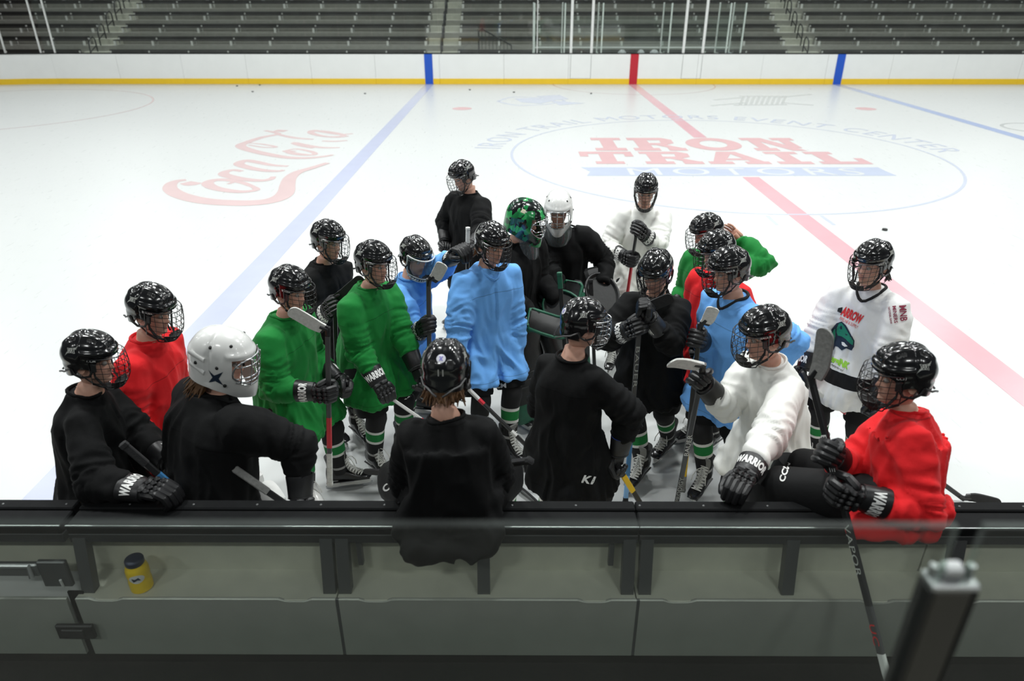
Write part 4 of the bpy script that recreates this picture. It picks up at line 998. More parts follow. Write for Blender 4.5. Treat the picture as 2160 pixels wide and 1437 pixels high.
sc([(1400, 430), (1300, 425), (1380, 445), (1520, 460)], .14); sc([(1560, 400), (1440, 375), (1385, 352), (1480, 372), (1640, 395), (1800, 395)], .18); sc([(1640, 335), (1760, 338), (1870, 330)], .14); sc([(1300, 425), (1400, 408), (1540, 432), (1570, 458), (1450, 462), (1340, 446), (1300, 425)], .13); sc([(1545, 250), (1640, 243), (1790, 268), (1830, 290), (1700, 296), (1590, 277), (1545, 250)], .15); sc([(1920, 268), (1800, 275), (1650, 252), (1560, 240), (1540, 262), (1640, 290), (1780, 300), (1880, 290)], .18)
# two team badges far out on the ice
V, F = stroke2d([(UZ(x, y, 0).x, UZ(x, y, 0).y) for x, y in ((1050, 214), (1080, 205), (1130, 206), (1190, 212), (1150, 220), (1090, 222), (1050, 214))], [.12]*7); flat('badge_outline', V, F, I_bluefaint)
for P in (((1085, 208), (1130, 206), (1172, 212), (1140, 219), (1100, 216)), ((1130, 203), (1180, 200), (1200, 209), (1160, 212)), ((1160, 212), (1235, 218), (1180, 222))):
    flat('badge_shape', [(UZ(x, y, 0).x, UZ(x, y, 0).y) for x, y in P], [list(range(len(P)))[::-1]], I_bluefaint, .0016+random.random()*.0006)
for k in range(9):
    x = 1558+k*11; P = [UZ(*q, 0) for q in ((x, 222), (x+6, 222), (x+14, 203), (x+8, 203))]; flat('badge_stroke', [(a.x, a.y) for a in P], [[0, 1, 2, 3]], I_grey)
for q0, q1 in (((1500, 223), (1570, 217)), ((1505, 211), (1565, 206)), ((1640, 206), (1712, 199)), ((1650, 217), (1716, 222)), ((1560, 203), (1660, 203)), ((1548, 222), (1660, 221))):
    a, b = UZ(*q0, 0), UZ(*q1, 0); d = (b-a).normalized(); q = Vector((-d.y, d.x, 0))*.07; flat('badge_stroke', [(p_.x, p_.y) for p_ in (a-q, b-q, b+q, a+q)], [[0, 1, 2, 3]], I_grey, .002)
q0 = UZ(2160, 270, 0); arc('badge_outline', q0.x+.3, q0.y, .75, .09, 0, 360, I_grey, 40)

# ------------------------------------------------------------------ far boards, glass
M_board = mat('white_board_plastic', (.80, .81, .795), .35, spec=.4, bump=(2.2, .06, .002, .04)); M_kick = mat('yellow_kick_plate', (.80, .52, .02), .4, bump=(5, .1, .002, .06)); M_cap = mat('black_rail_plastic', (.0085, .009, .0095), .66, spec=.08, bump=(26, .35, .003, .25))
M_blueb = mat('blue_board_strip', (.012, .085, .50), .35); M_redb = mat('red_board_strip', (.48, .015, .03), .35)
M_alu = mat('brushed_aluminium', (.55, .56, .56), .42, metal=.85, bump=(30, .1, .001)); M_postw = mat('pale_aluminium_post', (.74, .75, .73), .4, metal=.1)
M_glass = glassmat('rink_glass', (.93, .96, .945), .95, .012, 1.5); M_concrete = mat('grey_concrete', (.30, .295, .26), .85, bump=(6, .3, .004, .2)); M_step = mat('pale_concrete_step', (.48, .48, .41), .85, bump=(8, .3, .004, .2)); M_bench = mat('dark_bench_board', (.028, .0255, .0225), .55, bump=(12, .2, .002, .25)); M_white = mat('white_bracket', (.80, .80, .76), .5); M_rail = mat('black_handrail', (.012, .012, .013), .4); M_dark = mat('dark_wall_paint', (.035, .034, .032), .8)
wb = struct(MB().box((7.0, YF+.09, .52), (49, .10, 1.02), mi=0).build('wall_back', [M_board], None, False), 'white dasher boards with yellow kick plate along the far side')
xs = [-17.5+2.44*k for k in range(19)]
for a, b in zip(xs, xs[1:]): MB().box(((a+b)/2, YF+.02, .635), (b-a-.006, .04, .87), bev=.004).build('panel', [M_board], wb, False)
for a, b in zip(xs, xs[1:]): MB().box(((a+b)/2, YF+.012, .1), (b-a-.003, .05, .20), bev=.006).build('kick_plate', [M_kick], wb, False)
MB().box((6.0, YF+.07, 1.085), (47, .16, .03), bev=.008).build('cap_rail', [M_cap], wb, False)
for x, m, nm in ((BLX, M_blueb, 'blue_strip'), (RED_X, M_redb, 'red_strip'), (BRX, M_blueb, 'blue_strip')): MB().box((x, YF-.004, .535), (.305, .024, 1.068), bev=.003).build(nm, [m], wb, False)
M_groove = mat('grey_groove', (.30, .31, .30), .6)
for xa, xb in ((2.10, 2.87), (6.32, 7.05)):
    for x in (xa, xb): MB().box((x, YF-.002, .62), (.014, .008, .85)).build('door_joint', [M_groove], wb, False)
    MB().box(((xa+xb)/2, YF-.002, .205), (xb-xa, .008, .014)).build('door_joint', [M_groove], wb, False)
# rounded corner at the left end
cx, cy, r = -17.5, YF-8.53, 8.53; A = np.radians(np.linspace(90, 180, 13))
for k in range(12):
    a, b = A[k], A[k+1]
    for nm, z0, z1, d, m in (('panel', .2, 1.07, 0, M_board), ('kick_plate', 0, .2, -.01, M_kick), ('cap_rail', 1.07, 1.10, -.02, M_cap)):
        c = [(cx+(r+d)*math.cos(t), cy+(r+d)*math.sin(t)) for t in (a, b)]+[(cx+(r+.12)*math.cos(t), cy+(r+.12)*math.sin(t)) for t in (b, a)]
        mb = MB(); mb.loft([[(*p_, z0) for p_ in c], [(*p_, z1) for p_ in c]], True); mb.build(nm, [m], wb, False)
def pane(name, a, b, z0, z1, th=.012, parent=None, m=None, edge=None):
    a, b = Vector((*a, 0)), Vector((*b, 0)); d = (b-a).normalized(); q = Vector((-d.y, d.x, 0))*th/2; c = [a-q, b-q, b+q, a+q]; mb = MB()
    mb.loft([[p_+Vector((0, 0, z0)) for p_ in c], [p_+Vector((0, 0, z1)) for p_ in c]], True, mi=0); mats = [m or M_glass]
    if edge: mats.append(edge); mb.M = [1 if i in (1, 3, 4, 5) else 0 for i in range(len(mb.M))]
    return mb.build(name, mats, parent, False)
M_gedge = glassmat('green_glass_edge', (.66, .76, .70), .5, .07, 1.4)
rnd = random.Random(5)
wg = struct(empty('window_1', (0, YF+.09, 1.1)), 'tall clear shielding glass above the far boards')
gx = [2.10, 2.87, 4.5, 6.32, 7.05]+[7.05+1.24*k for k in range(1, 12)]+[2.10-1.24*k for k in range(1, 17)]; gx.sort()
for a, b in zip(gx, gx[1:]):
    t = rnd.uniform(-.006, .006); o = pane('glass_pane', (a+.008, YF+.09+t), (b-.008, YF+.09-t), 1.1, 2.92); o.parent = wg; o.location = -wg.location
for x, w_ in ((2.10, .095), (2.87, .095), (6.32, .095), (7.05, .095), (.83, .03)): 
    o = MB().box((x, YF+.085, 2.0), (w_, .05, 1.82), bev=.006).build('post', [M_postw], wg, False); o.location = -wg.location
for px in (12, 87, 117):
    x = UY(px, 118, YF+.05).x; o = MB().box((x, YF+.085, 2.02), (.055, .05, 1.85), bev=.006).build('post', [M_postw], wg, False); o.location = -wg.location
# penalty boxes and timekeeper's box behind the glass
YB = 30.2
for x, nm in ((.72, 'left end of the penalty boxes'), (1.85, 'penalty box left of the red strip, near its door'), (3.25, 'timekeeper seat, left side'), (5.78, 'timekeeper seat, right side'), (7.95, 'penalty box right of the red strip'), (8.5, 'right end of the penalty boxes')):
    pr = empty('partition', (x, YF+.2, 0)); tag(pr, 'clear glass partition with slim metal posts at the '+nm, 'partition', 'glass partitions around the penalty boxes')
    o = pane('glass_pane', (x, YF+.22), (x, YB), 1.0, 2.78); o.parent = pr; o.location = -pr.location
    for y in (YF+.2, YB): o = MB().box((x, y, 1.4), (.05, .05, 2.8), bev=.005).build('post', [M_postw], pr, False); o.location = -pr.location
    o = MB().box((x, (YF+.2+YB)/2, .52), (.06, YB-YF-.25, 1.0), bev=.005).build('lower_panel', [M_board], pr, False); o.location = -pr.location
pb = empty('penalty_box_screen', (4.6, YB+.05, 0)); tag(pb, 'long glass rear screen with pale top rail behind the penalty boxes', 'screen')
for a, b in ((.75, 1.85), (1.85, 3.25), (3.25, 5.78), (5.78, 7.95), (7.95, 8.5)):
    o = pane('glass_pane', (a+.03, YB+.05), (b-.03, YB+.05), .95, 2.3); o.parent = pb; o.location = -pb.location
    o = MB().box(((a+b)/2, YB+.05, .47), (b-a-.06, .05, .94), bev=.004).build('lower_panel', [M_trim], pb, False); o.location = -pb.location
o = MB().box((4.6, YB+.05, 1.18), (7.8, .06, .05), bev=.006).build('rail', [M_postw], pb, False); o.location = -pb.location
for k, (px, rr_) in enumerate(((1312, .20), (1352, .17), (1380, .22))):
    q = UY(px, 110, YF+.7); t = MB(); t.loft([[(q.x+a*math.cos(u_), q.y+a*math.sin(u_), z) for u_ in (2*math.pi*i/16 for i in range(16))] for z, a in ((.62, rr_*.8), (.63, rr_*.95), (.85, rr_), (.98, rr_*.96), (1.1, rr_*.75), (1.17, rr_*.4), (1.19, rr_*.05))], True)
    o = t.build('storage_bin', [mat('frosted_plastic', (.35, .36, .37), .3, spec=.5)], None, True, 60); tag(o, 'pale rounded bin in the timekeeper box, '+('left one', 'middle one', 'right one next to the door')[k], 'bin', 'rounded bins behind the red board strip')
dk = empty('counter', (4.5, YF+.7, 0)); tag(dk, 'low dark counter with blue cloths behind the red board strip', 'counter')
for s_ in (-1, 1): MB().box((s_*1.1, 0, .29), (.08, .4, .58), bev=.004).build('leg', [M_trim], dk, False)
MB().box((0, 0, .60), (2.3, .5, .04), bev=.006).build('counter_top', [M_trim], dk, False)
for px in (1288, 1345): q = UY(px, 113, YF+.62); o = MB().box((q.x-4.5, -.2, .72), (.42, .10, .20), bev=.04).build('cloth', [M_sticklightblue], dk)

# ------------------------------------------------------------------ bleachers
sec = [(-26.0, -18.15, 'left of the far-left stairs'), (-16.95, -3.72, 'between the left and the middle stairs'), (-2.38, 11.35, 'between the middle and the right stairs'), (12.75, 24.5, 'right of the right-hand stairs')]
st = struct(empty('floor_stand', (0, 31, 0)), 'stepped grey concrete stand behind the far boards')
MB().box((2, 30.0-31, .02), (70, 2.9, .04)).build('walkway', [M_concrete], st, False)
rows = [(31.1+.9*k, .893+.4575*k) for k in range(6)]
for k, (y, z) in enumerate(rows): MB().box((2, y+.9-31+.05, (z-.22)/2), (70, 1.0+.8, z-.22), bev=.01).build('tier', [M_concrete], st, False)
names = ['front', 'second', 'third', 'fourth', 'fifth', 'top']
for k, (y, z) in enumerate(rows):
    for si, (a, b, where) in enumerate(sec):
        a2, b2 = a+(.30*(k-1)*(-.22) if si else 0), b
        if si == 1: a2 = a-.0+.0*k
        bn = empty('bleacher_bench', ((a+b)/2, y+.25, z-.22)); tag(bn, f'dark bleacher bench with white brackets, {names[k]} row, {where}', 'bench', 'dark bleacher benches across the rink'); Lb = b-a; X0 = -Lb/2
        MB().box((0, 0, .20), (Lb, .34, .045), bev=.008).build('seat_board', [M_bench], bn, False)
        MB().box((0, .30, .275), (Lb, .035, .13), bev=.008).build('back_board', [M_bench], bn, False)
        nb_ = max(2, int(Lb/1.55)); sp = Lb/nb_
        me = None
        for i in range(nb_+1):
            x = X0+min(max(i*sp, .05), Lb-.05)
            if me is None: me = MB().box((0, -.14, .09), (.085, .06, .18)).box((0, .26, .15), (.05, .03, .26)).mesh('bracket', [M_white], False)
            link('bracket', me, bn, Matrix.Translation((x, 0, 0)))
        if k == 4 or k == 3:
            pl = MB().box((0, .275, .37), (.15, .012, .13)).mesh('seat_plate', [mat('grey_seat_plate', (.22, .22, .22), .4)], False)
            if k == 4:
                for i in range(int(Lb/1.27)): link('seat_plate', pl, bn, Matrix.Translation((X0+.5+i*1.27, 0, 0)))
for (a, b, where) in ((-18.15, -16.95, 'on the left'), (-3.72, -2.38, 'in the middle'), (11.35, 12.75, 'on the right')):
    s_ = empty('stairs', ((a+b)/2, 30.9, 0)); tag(s_, f'pale concrete stairs climbing through the bleachers {where}', 'stairs', 'stairs through the bleachers')
    for k in range(12):
        zz = .893-.22+.2287*k-.42; yy = .45*k
        MB().box((0, yy+.2, zz/2+.1), (b-a-.04, .46, max(.1, zz+.2)), bev=.012).build('step', [M_step], s_, False)
    for k in range(0, 5):
        y0 = 31.15+.9*k; z0 = .893-.22+.4575*k-.2; hr = empty('handrail', ((a+b)/2, y0+.1, z0)); tag(hr, f'black looped handrail in the stairs {where}, {names[k]} one from below', 'handrail', 'black handrails up the bleacher stairs')
        m_ = MB(); m_.tube([(0, 0, .0), (0, 0, .62), (0, .06, .86), (0, .22, .97), (0, .42, 1.02), (0, .55, .92), (0, .56, .62), (0, .56, .2)], .028, 8); m_.build('loop', [M_rail], hr)
        m_ = MB(); m_.tube([(0, .0, .45), (0, .56, .68)], .02, 8); m_.build('cross_bar', [M_rail], hr)
gr = empty('ramp_railing', (-.9, 30.4, 0)); tag(gr, 'dark sloping railing with bars behind the glass beside the middle stairs', 'railing')
m_ = MB(); m_.tube([(-.55, 0, 0), (-.55, 0, 1.75), (-.42, 0, 1.86), (.75, 0, 1.25), (.78, 0, 0)], .03, 8); m_.build('top_rail', [M_rail], gr)
for i in range(8): x = -.42+i*.145; MB().box((x, 0, (1.86-(x+.42)*.52)/2), (.02, .02, 1.84-(x+.42)*.52)).build('bar', [M_rail], gr, False)
struct(MB().box((2, 37.2, 3.4), (74, .2, 6.8)).build('wall_rear', [M_dark], None, False), 'dark wall behind the bleachers')

# ------------------------------------------------------------------ near boards with bench side shelf
M_panel = mat('cream_board_back', (.54, .54, .45), .5, bump=(9, .15, .002, .14)); M_front = mat('grey_shelf_front', (.33, .34, .305), .45, bump=(7, .15, .002, .10)); M_strut = mat('dark_aluminium_strut', (.13, .135, .135), .42, metal=.5, bump=(20, .15, .001)); M_rubber = mat('black_rubber_floor', (.016, .016, .016), .9, spec=.2, bump=(40, .4, .004, .25)); M_beam = mat('dark_beam_aluminium', (.045, .047, .048), .5, metal=.3); M_latch = mat('latch_steel', (.34, .35, .35), .38, metal=.8)
wn = struct(MB().box((1.0, 2.525, .52), (14, .05, 1.02), bev=.004).build('wall_front', [M_board], None, False), 'near dasher boards seen from the bench side with black cap rail')
MB().box((1.0, YN+.004, .1), (14, .012, .2)).build('kick_plate', [M_kick], wn, False)
GX = -1.985                                        # joint between the bench gate and the fixed boards
seams = [GX, .55, 3.2]
for a, b in ((-5.6, GX-.012), (GX+.012, .548), (.552, 3.2)):
    MB().box(((a+b)/2, 2.445, 1.045), (b-a, .112, .046), bev=.006).build('cap_rail', [M_cap], wn, False); MB().box(((a+b)/2, 2.532, 1.052), (b-a, .062, .052), bev=.006).build('cap_strip', [M_cap], wn, False)
    mb = MB().box(((a+b)/2, 2.394, 1.0675), (b-a, .006, .004)); mb.build('cap_edge_glint', [M_latch], wn, False)  # bright strip puts a highlight along the rear edge of the black cap
    MB().box(((a+b)/2, 2.415, .998), (b-a, .046, .048), bev=.003).build('beam', [M_beam], wn, False)
for k in range(22): x = -3.2+k*.29; mb = MB(); mb.ell((x, 2.528, 1.0785), (.006, .006, .003), nu=8, nv=4); mb.build('rivet', [M_strut], wn)
for a, b in ((-5.6, GX-.02), (GX+.01, -.795), (-.79, .548), (.552, 1.9), (1.905, 3.3)): MB().box(((a+b)/2, 2.492, .86), (b-a-.003, .012, .30), bev=.002).build('panel', [M_panel], wn, False)
for a, b in ((GX+.01, -.80), (-.797, .548), (.552, 3.3)): MB().box(((a+b)/2, 2.395, .718), (b-a-.002, .19, .016), bev=.003).build('shelf', [M_panel], wn, False)
for x in (-1.93, -.835, -.765, -.137, .512, .590, 1.235, 1.97, 2.65): MB().loft([[(x-.028, y0, z), (x+.028, y0, z), (x+.028, y0+.046, z), (x-.028, y0+.046, z)] for z, y0 in ((.727, 2.335), (.74, 2.337), (1.0, 2.388))], True).build('strut', [M_strut], wn, False)
for x in (-.70, .44): MB().box((x, 2.43, .905), (.024, .03, .17), bev=.003).build('bracket', [M_strut], wn, False)
def front(a, b, dips):
    X = [a]; Z = [.735]
    for d in dips: 
        for o_, z in ((-.075, 0), (-.05, -.010), (-.03, -.013), (.03, -.013), (.05, -.010), (.075, 0)): X.append(d+o_); Z.append(.735+z)
    X.append(b); Z.append(.735); n = len(X); mb = MB()
    V = []; [V.extend([(x, 2.292, .385), (x, 2.292, z), (x, 2.308, z), (x, 2.308, .385)]) for x, z in zip(X, Z)]
    F = []
    for i in range(n-1):
        for j in range(4): F.append([i*4+j, i*4+(j+1) % 4, (i+1)*4+(j+1) % 4, (i+1)*4+j])
    F += [[3, 2, 1, 0], [(n-1)*4+j for j in range(4)]]; mb.add(V, F); mb.build('shelf_front', [M_front], wn, False)
front(-5.6, GX-.02, []); front(GX+.02, -.80, [-1.83, -.98]); front(-.785, .548, [-.62, .36]); front(.562, 3.3, [.74, 1.62, 2.0])
MB().box((GX, 2.335, .56), (.07, .01, .36)).build('gap_shadow_plate', [M_vent], wn, False); MB().box((-.7925, 2.300, .56), (.013, .012, .35)).build('joint_strip', [M_strut], wn, False); MB().box((.555, 2.300, .56), (.013, .012, .35)).build('joint_strip', [M_strut], wn, False)
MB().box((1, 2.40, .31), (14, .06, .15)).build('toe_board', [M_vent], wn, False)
# bench gate hardware
hg = MB().box((0, 0, 0), (.17, .022, .085), bev=.006).build('hinge_plate', [M_rail], wn, False); hg.location = (GX-.01, 2.27, .56); MB().box((-.005, -.014, 0), (.10, .012, .05), bev=.004).build('knuckle', [M_trim], hg, False)
lt_ = empty('latch', (-2.12, 2.36, .86)); lt_.parent = wn
MB().box((-.10, -.01, .0), (.20, .03, .07), bev=.006).build('slide_plate', [M_latch], lt_, False); MB().box((.06, -.005, -.03), (.13, .025, .15), bev=.006).build('keeper', [M_strut], lt_, False); m_ = MB(); m_.tube([(-.20, -.03, .03), (-.03, -.03, .03), (-.02, -.045, -.02)], .011, 8); m_.build('bolt', [M_latch], lt_); m_ = MB(); m_.tube([(.085, -.02, -.10), (.088, -.028, -.05)], .006, 6); m_.build('pin', [M_postw], lt_)
rk = UZ(177, 1258, .73); o = MB().ell((rk.x, 2.36, .748), (.018, .018, .026), nu=12, nv=6).build('puck_chip', [M_redb], None); o.name = 'tape_roll'; tag(o, 'small dark red roll on the shelf end by the bench gate', 'tape roll')
struct(MB().box((1, .68, .235), (16, 3.36, .03)).build('floor_bench', [M_rubber], None, False), 'dark rubber floor of the players bench'); struct(MB().box((1, .73, .72), (16, .10, .94)).build('wall_bench', [M_dark], None, False), 'low dark wall under the glass behind the bench')
struct(MB().box((1, -1.6, .9), (16, 4.4, .3)).build('floor_stand_near', [M_concrete], None, False), 'concrete stand the picture is taken from')
# bottle on the shelf
bq = UZ(293, 1250, .727); bt = empty('water_bottle', (bq.x, 2.375, .727)); tag(bt, 'yellow plastic squeeze bottle with dark blue cap on the bench shelf', 'bottle')
def lathe(prof, n=28, c=(0, 0, 0)): return [[(c[0]+r_*math.cos(q), c[1]+r_*math.sin(q), c[2]+z) for q in (2*math.pi*k/n for k in range(n))] for r_, z in prof]
M_yel = mat('yellow_bottle_plastic', (.90, .62, .01), .35, spec=.4); mb = MB(); mb.loft(lathe([(.030, 0), (.037, .004), (.038, .05), (.0365, .06), (.0365, .075), (.038, .085), (.038, .115), (.034, .132), (.028, .142), (.027, .15)]), True); bb_ = mb.build('bottle_body', [M_yel], bt)
mb = MB(); mb.loft(lathe([(.029, .143), (.031, .146), (.031, .166), (.029, .171), (.024, .174), (.010, .175)]), True); mb.build('cap', [mat('navy_cap', (.012, .018, .045), .45)], bt)
_bb = bvh_of(bb_.data); mb = MB(); nn = Vector((.35, -1, 0)).normalized(); C = [(math.cos(q), math.sin(q)) for q in np.linspace(0, 2*math.pi, 21)[:-1]]; ux = Vector((0, 0, 1)).cross(nn); project(mb, C, [list(range(20))], nn*.04+Vector((0, 0, .088)), ux*.024, Vector((0, 0, .024)), _bb, nn, .001, 0, .2, .006); project(mb, [(-.5, -.6), (.1, -.1), (.6, -.4), (.3, .5), (-.2, .2), (-.7, .4)], [[0, 1, 5], [1, 4, 5], [1, 3, 4], [1, 2, 3]], nn*.04+Vector((0, 0, .088)), ux*.022, Vector((0, 0, .022)), _bb, nn, .0018, 1, .2, .006); mb.build('label', [M_print, M_navy], bt)
bt.scale = (1.3, 1.3, 1.0)
# glass screen behind the bench, in front of the stand, and its post
gs = struct(empty('window_2', (0, .73, 1.2)), 'clear glass screen with green edge behind the players bench'); PX = .607
M_glassn = glassmat('bench_glass', (.90, .935, .915), .60, .007, 1.42)
for a, b in ((-3.2, -1.45), (-1.44, PX-.018), (PX+.018, 2.4)): o = pane('glass_pane', (a, .73), (b, .73), 1.19, 2.535, .013, m=M_glassn, edge=M_gedge); o.parent = gs; o.location = -gs.location
po = empty('glass_post', (PX, .73, 1.05)); tag(po, 'dark aluminium glass post with bright clamp at its top in front', 'post')
MB().box((0, 0, .69), (.056, .032, 1.38), bev=.004).build('post_body', [mat('bronze_aluminium', (.045, .042, .036), .5, metal=.5)], po, False); 
for s_ in (-1, 1): MB().box((s_*.031, 0, .69), (.007, .034, 1.38), bev=.002).build('gasket', [M_vent], po, False)
MB().box((0, .0, 1.386), (.066, .036, .012), bev=.003).build('cap_plate', [M_latch], po, False); MB().box((.0, .004, 1.402), (.030, .022, .022), bev=.005).build('clamp', [M_latch], po, False)
for s_ in (-1, 1): m_ = MB(); m_.tube([(s_*.026, .004, 1.39), (s_*.026, .004, 1.410)], .006, 8); m_.build('clamp_screw', [M_latch], po)
# pucks on the ice
def puck(px, py, label, group=None):
    q = UZ(px, py, 0); mb = MB(); mb.loft(lathe([(.034, 0), (.038, .003), (.038, .0225), (.034, .0254)], 20), True); o = mb.build('puck', [mat('puck_rubber', (.012, .012, .012), .6)], None, True, 40); o.location = (q.x, q.y, .0012); tag(o, label, 'puck', group)
puck(1866, 486, 'black puck lying alone on the ice right of the red line')
for px, py, lb in ((500, 182, 'puck near the far boards, leftmost of the scattered ones'), (548, 180, 'puck touching the far yellow kick plate on the left'), (533, 194, 'puck a little out from the far boards on the left'), (770, 198, 'puck left of the far end of the pale blue line'), (991, 190, 'puck right of the far end of the pale blue line'), (1084, 195, 'puck above the blue badge on the far ice'), (1247, 198, 'puck between the blue badge and the red line')): puck(px, py, 'tiny black '+lb, 'pucks scattered along the far boards')
# ------------------------------------------------------------------ the team
def along(P, Q, py):
    """the point of a stick that stands at this height of the photograph"""
    lo, hi = 0.0, 1.0; inv = CR.transposed()
    fy = lambda t: 718.5-FPX*((inv @ (P.lerp(Q, t)-CAM)).y/-(inv @ (P.lerp(Q, t)-CAM)).z)
    a = fy(0) < fy(1)
    for _ in range(40):
        m = (lo+hi)/2
        if (fy(m) < py) == a: lo = m
        else: hi = m
    return P.lerp(Q, lo)
def castart(p, part, V, F, m, name='lettering', off=.004, maxpx=7, parent=None):
    """artwork laid on a garment where the photograph shows it"""
    me = part.data; o3 = Vector(p['off']); bvh = BVHTree.FromPolygons([v.co+o3 for v in me.vertices], [tuple(q.vertices) for q in me.polygons])
    V, F = subdiv2d(V, F, maxpx); W = []; ok = []
    for x, y in V:
        d = ray(x, y).normalized(); h = bvh.ray_cast(CAM, d, 20)
        if h[0] is None: W.append((0, 0, 0)); ok.append(False)
        else:
            n = h[1] if h[1].dot(d) < 0 else -h[1]; W.append(h[0]+(n-d)*.5*off-o3); ok.append(True)
    F = [f for f in F if all(ok[i] for i in f) and max((Vector(W[f[0]])-Vector(W[i])).length for i in f) < .08]
    if not F: WARN.append(('art', name, 'missed')); return None
    used = sorted(set(i for f in F for i in f)); ix = {u: i for i, u in enumerate(used)}
    mb = MB(); mb.add([W[i] for i in used], [[ix[i] for i in f] for f in F]); return mb.build(name, [m], parent or p['root'], False)
def castword(p, part, word, a, b, h, m, bold=.02, sp=1.0, name='lettering', slant=0.0):
    """word from pixel a to pixel b (baseline), h pixels tall"""
    V, F, wd = text2d(word, bold, sp); ux = np.array(b, float)-np.array(a, float); L = np.linalg.norm(ux); uy = np.array([ux[1], -ux[0]])/L*h
    if h < 0: pass
    P = [(a[0]+ux[0]*x/wd+uy[0]*y+ux[0]/L*slant*h*y, a[1]+ux[1]*x/wd+uy[1]*y+ux[1]/L*slant*h*y) for x, y in V]
    return castart(p, part, P, F, m, name)
def part(p, nm): return [c for c in p['root'].children if c.name.split('.')[0] == nm][0]

# P1 black, far left
b1 = UY(258, 936, 2.585); b1b = UY(347, 1012, 2.605); h1 = b1+(b1b-b1).normalized()*1.32
p1 = person('p1', 'leftmost person in black jersey, glove resting on the cap rail', (193, 758), 1.62, 12, 4, 8, 0, .07, jersey=M_black, pads=.82, hscale=.90, logo='CCM', hands={'R': UZ(342, 1046, 1.125), 'L': UY(366, 1000, 2.82)}, elbows={'R': (180, 1060, -.35), 'L': (330, 960, .2)}, pose={'R': 'loose'}, thumb={'R': (.2, 1, .1)}, swing=(-.10, .02, .02))
stick('black and blue hockey stick with black butt, in front of the leftmost player in black', b1, h1, h1+Vector((.22, .12, -.02)), M_stick, M_stick, (M_btape,), seg=[(.16, .5, M_stickblue)])
# P2 red
p2 = person('p2', 'person in red jersey and black helmet behind the leftmost players, looking right', (320, 655), 1.66, -5, -12, 14, 0, .06, jersey=M_red, hands={'R': (372, 985, -.30), 'L': (390, 960, .1)}, blue=('R',))
# P3 goalkeeper, white mask, back to the camera
b3 = UY(468, 970, 2.655); b3b = UY(600, 1062, 2.65); h3 = b3+(b3b-b3).normalized()*1.30
p3 = person('p3', 'person in black with white goalkeeper mask and brown hair, back turned', (468, 757), 1.62, 48, -4, 10, 0, .12, jersey=M_black, gear='mask', hair='brown', pads=1.22, hands={'R': (632, 1082, -.24), 'L': ('loc', (.34, .12, -.50))}, elbows={'R': (660, 960, -.10)}, goalie='plain', cuffword=False, hscale=.97)
stick('hockey stick with worn grey butt tape beside the white-masked goalkeeper at the boards', b3, h3, h3+Vector((.22, .1, -.02)), M_stick, M_stick, (M_btape,), butt_tape=M_gtape, butt_len=.26)
# P4 green, left
b4 = UY(696, 1022, 3.66); h4 = UY(691, 690, 3.60); t4 = UY(620, 640, 3.58)
p4 = person('p4', 'person in green jersey at the left, holding a stick with white blade up', (612, 612), 1.58, -15, -22, 10, 0, .05, jersey=M_green, hands={'R': along(b4, h4, 826), 'L': ('loc', (.27, .10, -.52))}, elbows={'R': (560, 820, -.22)}, feet={'R': (655, 1068), 'L': (722, 1030)}, guard='R', footyaws={'L': 12, 'R': -50}, gl=(True, True))
stick('grey hockey stick with red band and white blade up, held by the left green player', b4, h4, t4, M_stickgrey, M_stick, (M_wtape, (.06, 1.0)), butt_tape=M_wtape, butt_len=.26, seg=[(.26, .46, M_stickred), (.95, 1.0, M_btape)], hz=.07)
# P5 black, behind the green ones
h5 = UY(706, 622, 4.42); b5 = UY(712, 860, 4.45); t5 = UY(760, 575, 4.40)
p5 = person('p5', 'person in black jersey right behind the two green players at the left', (692, 508), 1.58, -28, -25, 10, 0, .04, jersey=M_black, gear='cage', hands={'R': along(b5, h5, 645), 'L': along(b5, h5, 815)}, elbows={'R': (655, 660, -.1)}, feet={'R': (700, 930), 'L': (758, 925)}, badge=('L',), footyaws={'L': -50})
stick('hockey stick with black blade up, held by the black player behind the green ones', b5, h5, t5, M_stick, M_stick, (M_btape,))
# P6 green, centre
b6 = UY(792, 818, 3.98); h6 = UZ(1092, 1024, .02); t6 = UZ(1150, 1062, .02)
p6 = person('p6', 'person in green jersey in the middle, stick pointing down from the glove', (788, 556), 1.60, -32, -28, 6, 0, .04, jersey=M_green, hands={'R': along(b6, h6, 832), 'L': (884, 800, -.12)}, elbows={'R': (752, 740, -.15)}, feet={'R': (795, 1000), 'L': (860, 960)}, thumb={'R': (1, .2, -.3)}, blue=('R',), badge=('L',), pose={'L': 'loose'}, footyaws={'R': -45})
stick("pale and red hockey stick slanting down from the middle green player's glove", b6, h6, t6, M_stick, M_stick, (M_btape,), butt_tape=None, seg=[(.0, .30, M_stickwhite), (.30, .36, M_stickred)])
# P7 light blue with shield
h7 = UY(904, 588, 4.26); b7 = UY(906, 770, 4.30); t7 = UY(926, 546, 4.24)
p7 = person('p7', 'person in light blue jersey with clear face shield, arm round the other blue player', (876, 541), 1.47, -22, -45, 18, 0, .06, jersey=M_blue, gear='visor', hands={'R': along(b7, h7, 688), 'L': UY(974, 536, 4.50)}, elbows={'R': (868, 700, -.2), 'L': (935, 560, .2)}, pose={'L': 'loose'}, thumb={'L': (-.3, -1, .2)})
stick('dark hockey stick with small white blade up, held by blue player with shield', b7, h7, t7, M_stickgrey, M_stick, (M_wtape, (.15, 1.0)), hz=.075, butt_tape=M_gpadgreen)
